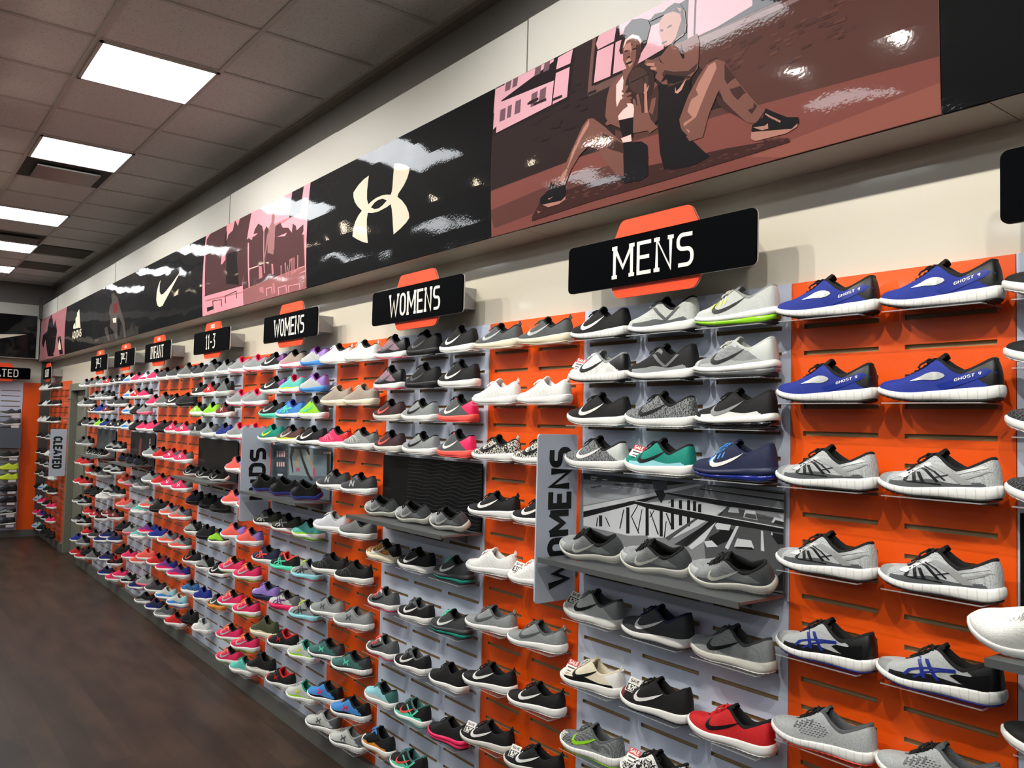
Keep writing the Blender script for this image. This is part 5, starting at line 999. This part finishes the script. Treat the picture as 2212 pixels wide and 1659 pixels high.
# cells: panel -> (size, [(row index, [kinds left to right])]), 'D' row = three on the display shelf
CELLS = {
 'G0': (1.0, [(0, ['k0', '', '']), (2, ['k0', '', '']), (4, ['k1', '', '']), (6, ['k1', '', '']), ('D', ['w0', '', '']), (13, ['k0', '', ''])]),
 'O1': (.965, [(0, ['blu', 'blu']), (3, ['blu', 'blu']), (6, ['sil', 'sil']), (9, ['sil', 'sil']), (12, ['asx', 'asx']), (15, ['cor', 'cor'])]),
 'G1': (.955, [(0, ['vom', 'lun', 'lim']), (2, ['wam', 'bln', 'gam']), (4, ['bfr', 'kn1', 'bam']), (6, ['kn2', 'tea', 'nam']), ('D', ['gds', 'gds', 'gds']), (13, ['gsv', 'dgw', 'gbk']), (16, ['wbk', 'brd', 'red']), (19, ['gre', 'wkt', ''])]),
 'O2': (.92, [(0, ['gro', 'gro']), (3, ['wro', 'wro']), (6, ['pat', 'pat']), (9, ['bro', 'bro']), (12, ['wro', 'w10']), (15, ['gju', 'gju']), (18, ['bju', 'bju']), (21, ['bth', 'bth'])]),
 'G2': (.87, [(0, ['mau', 'blt', 'bw2']), (2, ['mau', 'blt', 'bw2']), (4, ['mac', 'gb2', 'bpo']), (6, ['mac', 'gb2', 'bpo']), ('D', ['gds', 'gds', 'gds']), (13, ['ong', 'bk3', 'dtl']), (16, ['gpk', 'bk4', 'dtl']), (19, ['gpk', 'bk4', 'bgn']), (22, ['lbl', 'bmt', 'bpk']), (25, ['wob', 'bmt', ''])]),
 'O3': (.90, [(0, ['wpr', 'wpr']), (3, ['bei', 'bei']), (6, ['pkt', 'grt']), (9, ['nbd', 'nbd']), (12, ['lil', 'dol']), (15, ['bcr', 'bcr']), (18, ['uag', 'uag']), (21, ['uat', 'uat']), (24, ['uab', 'uab']), (26, ['uas', 'uas'])]),
 'G3': (.88, [(0, ['bpu', 'gpn', 'svc']), (2, ['bpu', 'cyp', 'svc']), (4, ['bmi', 'blg', 'gnn']), (6, ['tel', 'bry', 'bkl']), ('D', ['bps', 'bps', 'bps']), (13, ['cam', 'cam', 'tgn']), (16, ['nav', 'bma', 'gma']), (19, ['bpl', 'gmg', 'gma']), (22, ['olv', 'bre', 'gye']), (25, ['bms', 'bre', 'gye'])]),
 'O4': (.82, [(0, ['gpt', 'gpt']), (3, ['gpt', 'gpt']), (6, ['gpt', 'gpt']), (9, ['cpu', 'cpu']), (12, ['cpu', 'cpu']), (15, ['cpu', 'cpu']), (18, ['pkn', 'pkn']), (21, ['pkn', 'pkn']), (24, ['pkn', 'pkn']), (26, ['pkn', 'mnt'])]),
 'G4': (.74, [(0, ['dk1', 'dk2', 'gr2']), (2, ['bua', 'rbk', 'dk2']), (4, ['lme', 'llm', 'mar']), (6, ['gmx', 'gr2', 'bgr']), ('D', ['bk3', 'bk3', 'bk3']), (13, ['nbk', 'sbk', 'sbk']), (16, ['gbx', 'sbk', 'grk']), (19, ['bor', 'gbx', 'bwx']), (22, ['blp', 'bls', 'dor']), (25, ['sbk', 'wgx', ''])]),
 'O5': (.82, [(0, ['bpv', 'dk1', 'dk1', 'dk2']), (3, ['pk2', 'dk2', 'bwx', 'sbk']), (6, ['pk2', 'sbk', 'pua', 'pua']), (9, ['gr2', 'rd2', 'pua', 'pua']), (12, ['gr2', 'rd2', 'pua', 'pua']), (15, ['gcr', 'sbk', 'gcr', 'gcr']), (18, ['ppl', 'bls', 'gcr', 'gcr']), (21, ['cr2', 'rd2', 'ppl', 'ppl']), (24, ['gp2', 'dk1', 'lgb', 'lgb']), (26, ['dr2', 'oro', 'gne', 'rd2'])]),
 'G5': (.72, [(0, ['lbw', 'pk2', 'wpk']), (2, ['lbw', 'rbk', 'bpv']), (4, ['lbw', 'sbk', 'gp2']), (6, ['lbw', 'sbk', 'pk2']), ('D', ['nbk', 'nbk', 'nbk']), (13, ['cr2', 'gp2', 'gr2']), (16, ['cr2', 'gp2', 'mnt']), (19, ['sbk', 'gp2', 'mnt']), (22, ['sbk', 'pk2', 'cr2']), (25, ['pk2', 'gbx', 'oro'])]),
 'O6': (.76, [(0, ['bua', 'bua']), (3, ['dk1', 'dk1']), (6, ['bua', 'bua']), (9, ['gbx', 'gbx']), (12, ['gbx', 'gbx']), (15, ['gbx', 'dr2']), (18, ['mar', 'mar']), (21, ['oro', 'oro']), (24, ['oro', 'bre']), (26, ['oro', 'pk2'])]),
 'G6': (.74, [(0, ['dk2', 'gr2', 'rbk']), (2, ['gbx', 'gr2', 'dr2']), (4, ['bwx', 'bls', 'mar']), (6, ['gbx', 'llm', 'bgr']), ('D', ['bk3', 'bk3', 'bk3']), (13, ['rd2', 'dr2', 'dk2']), (16, ['sbk', 'sbk', 'wgx']), (19, ['rd2', 'rbk', 'bre']), (22, ['rd2', 'dk1', 'oro']), (25, ['sbk', 'dk2', ''])]),
 'O7': (.80, [(0, ['gr2', 'dk1']), (3, ['gr2', 'dk1']), (6, ['sbk', 'dk1']), (9, ['dk1', 'dk2']), (12, ['rd2', 'rd2']), (15, ['rd2', 'rd2']), (18, ['dr2', 'gbx']), (21, ['dr2', 'gbx']), (24, ['bls', 'dk2']), (26, ['rd2', 'rd2'])]),
}
ORD = {0: 'top', 1: 'second', 2: 'third', 3: 'fourth', 4: 'fifth', 5: 'sixth', 6: 'seventh', 7: 'eighth', 8: 'ninth', 9: 'tenth', 10: 'eleventh', 11: 'twelfth'}
CN = {1: ['middle'], 2: ['left', 'right'], 3: ['left', 'middle', 'right'], 4: ['far left', 'inner left', 'inner right', 'far right']}

EXTRA = {'blu': [('band', 'B', 'heel_stripe'), ('word', 'W', 'lettering')], 'sil': [('over', 's', 'side_overlay')], 'asx': [('wedge', 'K', 'heel_wedge')], 'gre': [('lattice', 'k2', 'toe_lattice')],
         'pkn': [('eyebars', 'x', 'lace_stripes')], 'gpk': [('eyebars', 'X', 'lace_stripes')], 'bk4': [('eyebars', 'D', 'lace_stripes')], 'bmt': [('vee', 'm', 'side_strap')], 'lun': [('vee', 'D', 'side_strap')],
         'bln': [('vee', 'i', 'side_strap')], 'lim': [('eyebars', 'y', 'lace_stripes')], 'wkt': [('lattice', 'K', 'toe_lattice')], 'cor': [('eyebars', 'i', 'lace_stripes')], 'nam': [('eyebars', 'b', 'lace_stripes')]}
def recol(o, mats):
    """same mesh data, colours kept on the object"""
    for i, m in enumerate(mats):
        o.material_slots[i].link = 'OBJECT'; o.material_slots[i].material = m
def make_shoe(code, loc, yaw_, scale, lod, label, group, roll=0.0, pitch=0.0, name='sneaker', zk=1.0):
    S = ST[code]; key = S['shape']; c = S['c']; C = [Q[ch] for ch in c]
    t = bpy.data.objects.new(name, None); t.empty_display_size = .05; COL.objects.link(t)
    t.location = loc; t.rotation_euler = (roll, pitch, PI + yaw_); t.scale = (scale, scale * (1.04 if lod else 1), scale * zk)
    tag(t, label, 'shoe', group)
    pat = S['pat']; c2 = Q[S['c2']] if S['c2'] else None
    body = lambda x: mat(x, .75, pat, c2)
    syn = lambda x: mat(x, .45, 'plain')
    u = link('upper', upper_mesh(key, lod), t)
    recol(u, [body(C[0]), (body if c[1] == c[0] else syn)(C[1]), (body if c[2] == c[0] else syn)(C[2]), (body if c[3] == c[0] else syn)(C[3]), (body if c[4] == c[0] else syn)(C[4])])
    o = link('lining', lining_mesh(key, lod), t); recol(o, [mat(C[5], .85, 'weave')])
    o = link('tongue', tongue_mesh(key, lod), t); recol(o, [mat(C[5], .8, 'weave')])
    o = link('laces', lace_mesh(key, lod), t); recol(o, [mat(C[8], .8)])
    o = link('midsole', sole_mesh(key, lod, 'midsole'), t); recol(o, [mat(C[6], .5, 'grooved' if key == 'run' and lod < 2 else 'plain')])
    if SH[key]['air']:
        o = link('air_unit', sole_mesh(key, lod, 'air_unit'), t); recol(o, [mat(C[7], .12, coat=.6)])
    o = link('outsole', sole_mesh(key, lod, 'outsole'), t); recol(o, [mat(C[7] if not SH[key]['air'] else Q['K'], .6)])
    if S['logo']:
        lm = mat(Q[S['lc']], .3 if S['lc'] in 'sS' else .45, metal=.5 if code in ('blu',) else 0.0)
        for sd in ((1, -1) if lod == 0 else (1,)):
            o = link('logo', logo_mesh(key, S['logo'], lod, sd), t); recol(o, [lm])
    if lod < 2:
        for lg_, cc_, nm_ in EXTRA.get(code, []):
            o = link(nm_, logo_mesh(key, lg_, lod, 1), t); recol(o, [mat(Q[cc_], .35, metal=.6 if cc_ == 's' else 0.0)])
            if lg_ == 'word': o.location.y = .0008
    if S['tag'] and lod < 2:
        s, A = grid_lut(key); p = s.P(.90, .72); q = s.P(.90, .45)
        o = link('price_tag', tag_mesh(S['tag']), t)
        d = (p - q).normalized(); n = Vector((.35, .55, .75)).normalized(); xx = d.cross(n).normalized()
        ax = Vector((-1, 0, 0)); n = Vector((-.40, .62, .66)).normalized(); up = Vector((-.25, 0, 1)); yy = (up - n * up.dot(n)).normalized(); xx = yy.cross(n)
        Mx = Matrix((xx, yy, n)).transposed().to_4x4(); Mx.translation = s.P(.84, .80) + n * .017
        o.matrix_local = Mx
    return t
# shelves: one prototype mesh, copied with obj.copy()
mb = MB(); mb.box(-.118, .118, -.108, .0, -.0035, 0); mb.box(-.118, .118, -.004, 0, -.014, -.0035); mb.box(-.118, .118, -.1088, -.108, -.0030, .0000, 1); mb.box(.118, .1188, -.108, 0, -.0030, .0000, 1)
SHELF = mb.mesh('shoe_shelf', [ACR, ACE])
shelf0 = None
ZK = dict(G3=1.06, O4=1.14, G4=1.2, O5=1.08, G5=1.14, O6=1.1, G6=1.12, O7=1.05)
YAW = dict(G0=0, O1=1, G1=1, O2=6, G2=2, O3=10, G3=10, O4=15, G4=8, O5=17, G5=18, O6=18, G6=18, O7=18)
nshoe = 0
for cd, (size, rows) in CELLS.items():
    x0, x1, cols, ph = PAN[cd]
    cw = (x1 - x0) / cols
    dist = -(x0 + x1) / 2
    lod = 0 if dist < 3.4 else (1 if dist < 6.5 else 2)
    for ri, (r, kinds) in enumerate(rows):
        for ci, kd in enumerate(kinds):
            if not kd: continue
            xc = x0 + cw * (ci + .5); words = ST[kd]['words']
            col = CN[cols][ci]
            nshoe += 1
            jx = random.uniform(-.010, .010); jy = random.uniform(-.007, .007); ja = math.radians(random.uniform(-3, 3))
            if r == 'D':
                rl = math.radians(-33)
                z = 1.364 + .041 * size * math.sin(-rl) + .002
                lb = f"{words}, {col} of three on shelf, {ph}"
                if len(lb.split()) > 16: lb = f"{words}, {col} on shelf, {ph}"
                yw = math.radians(6 if cd in ('G0', 'G1', 'G2') else 16) + ja
                make_shoe(kd, (xc + jx * .4 + (.028 if cd != 'G0' else -.035), -.112 if cd != 'G0' else -.135, z), yw, size * (.94 if cd != 'G0' else 1.05), lod, lb, 'trainers on the display shelf, ' + ph, roll=rl)
                continue
            zs = ZS0 - r * PITCH + .006
            yw = math.radians(YAW[cd] + (4 if r >= 12 and cd not in ('O1', 'G1', 'G2') else 0)) + ja
            if cd in ('O1', 'G1', 'O2', 'G0'): jx *= .12
            if cd == 'O2' and ci == 1 and r in (6, 9, 12): jx = -.016
            lb = f"{words}, {ORD[ri]} row {col}, {ph}"
            if len(lb.split()) > 16: lb = f"{words}, {ORD[ri]} {col}, {ph}"
            make_shoe(kd, (xc + jx, -.080 - math.sin(yw) * .05 + jy * .5, zs + .0005), yw, size, lod, lb, 'shoes on the ' + ph, zk=ZK.get(cd, 1.0))
            if shelf0 is None: so = shelf0 = bpy.data.objects.new('shoe_shelf', SHELF)
            else: so = shelf0.copy()
            COL.objects.link(so); so.location = (xc, -.0192, zs)
            sl_ = f"clear acrylic shoe shelf, {ORD[ri]} row {col}, {ph}"
            tag(so, sl_, 'shelf', 'clear acrylic shelves on the ' + ph)
print('SHOES', nshoe)

# the remaining shoes, smallest in view: cleated racks and back wall, one mass
def mass():
    allv = MB(); mats = []; idx = {}
    codes = ['bwx', 'gbx', 'wgx', 'sbk', 'pk2', 'dr2', 'lgb', 'bua', 'ppl', 'mnt', 'oro']
    def put(code, M_):
        S = ST[code]; c = S['c']
        for me, cc in ((upper_mesh('run', 2), [c[0], c[1], c[2], c[3], c[4]]), (sole_mesh('run', 2, 'midsole'), [c[6]]), (sole_mesh('run', 2, 'outsole'), [c[7]]), (lining_mesh('run', 2), [c[5]])):
            vs = [M_ @ v_.co for v_ in me.vertices]; mi = []
            for p in me.polygons:
                ch = cc[p.material_index]
                if ch not in idx: idx[ch] = len(mats); mats.append(mat(Q[ch], .6))
                mi.append(idx[ch])
            allv.add(vs, [tuple(p.vertices) for p in me.polygons], mi)
    rr = random.Random(3)
    rowsz = [ZS0 - r * PITCH for r in (0, 3, 6, 9, 12, 14, 16, 18.5, 21, 23.5, 26)]
    for i, z in enumerate(rowsz):
        for k in range(4):
            pal = ['bwx', 'wgx', 'gbx', 'bua'] if i < 7 else ['pk2', 'ppl', 'sbk', 'bwx', 'lgb', 'bwx']
            put(rr.choice(pal), Matrix.Translation((-13.70 + k * .37 + rr.uniform(-.02, .02), -.13, z + .012)) @ Matrix.Rotation(PI + .2, 4, 'Z') @ Matrix.Scale(.85, 4))
    bw = [(4.9, 'dk1'), (6.8, 'dk1'), (13, 'bwx'), (15.2, 'ylw'), (17.1, 'ylw'), (19.3, 'sbk'), (21.4, 'sbk'), (23.7, 'gbx'), (25.6, 'bwx')]
    for r, code in bw:
        for k in range(3):
            put(code if k else code, Matrix.Translation((XL + .13, -.50 - k * .30, ZS0 - r * PITCH + .012)) @ Matrix.Rotation(-PI / 2, 4, 'Z') @ Matrix.Scale(.9, 4))
    o = allv.build('sneaker', mats, smooth=True)
    tag(o, 'many small cleated shoes on far racks around the back corner', 'shoe', 'cleated shoes around the far corner', 'stuff')
    # shelves for them
    f = MB()
    for z in rowsz:
        for k in range(4): f.box(-13.83 + k * .37, -13.55 + k * .37, -.155, -.0195, z + .003, z + .0065)
    for r, c_ in bw:
        for k in range(3): f.box(XL + .0195, XL + .155, -.62 - k * .30, -.40 - k * .30, ZS0 - r * PITCH + .003, ZS0 - r * PITCH + .0065)
    o = f.build('shoe_shelf', ACR); tag(o, 'clear acrylic shelves under the cleated shoes at the far corner', 'shelf', 'clear acrylic shelves around the far corner', 'stuff')
    f = MB()
    for r, c_ in bw:
        f.box(XL + .160, XL + .163, -.49, -.39, ZS0 - r * PITCH - .02, ZS0 - r * PITCH + .012)
    o = f.build('price_card', mat((225, 226, 228), .5)); tag(o, 'white price cards along the back wall shelf edges', 'price card', None, 'stuff')
mass()
# back wall display box
mb = MB(); mb.box(.0, .17, -.62, 0, 0, .29); o = mb.build('display_graphic', mat((88, 98, 110), .5)); o.location = (XL + .02, -.36, 1.30); tag(o, 'blue-grey display box with rays on the back wall', 'display graphic')
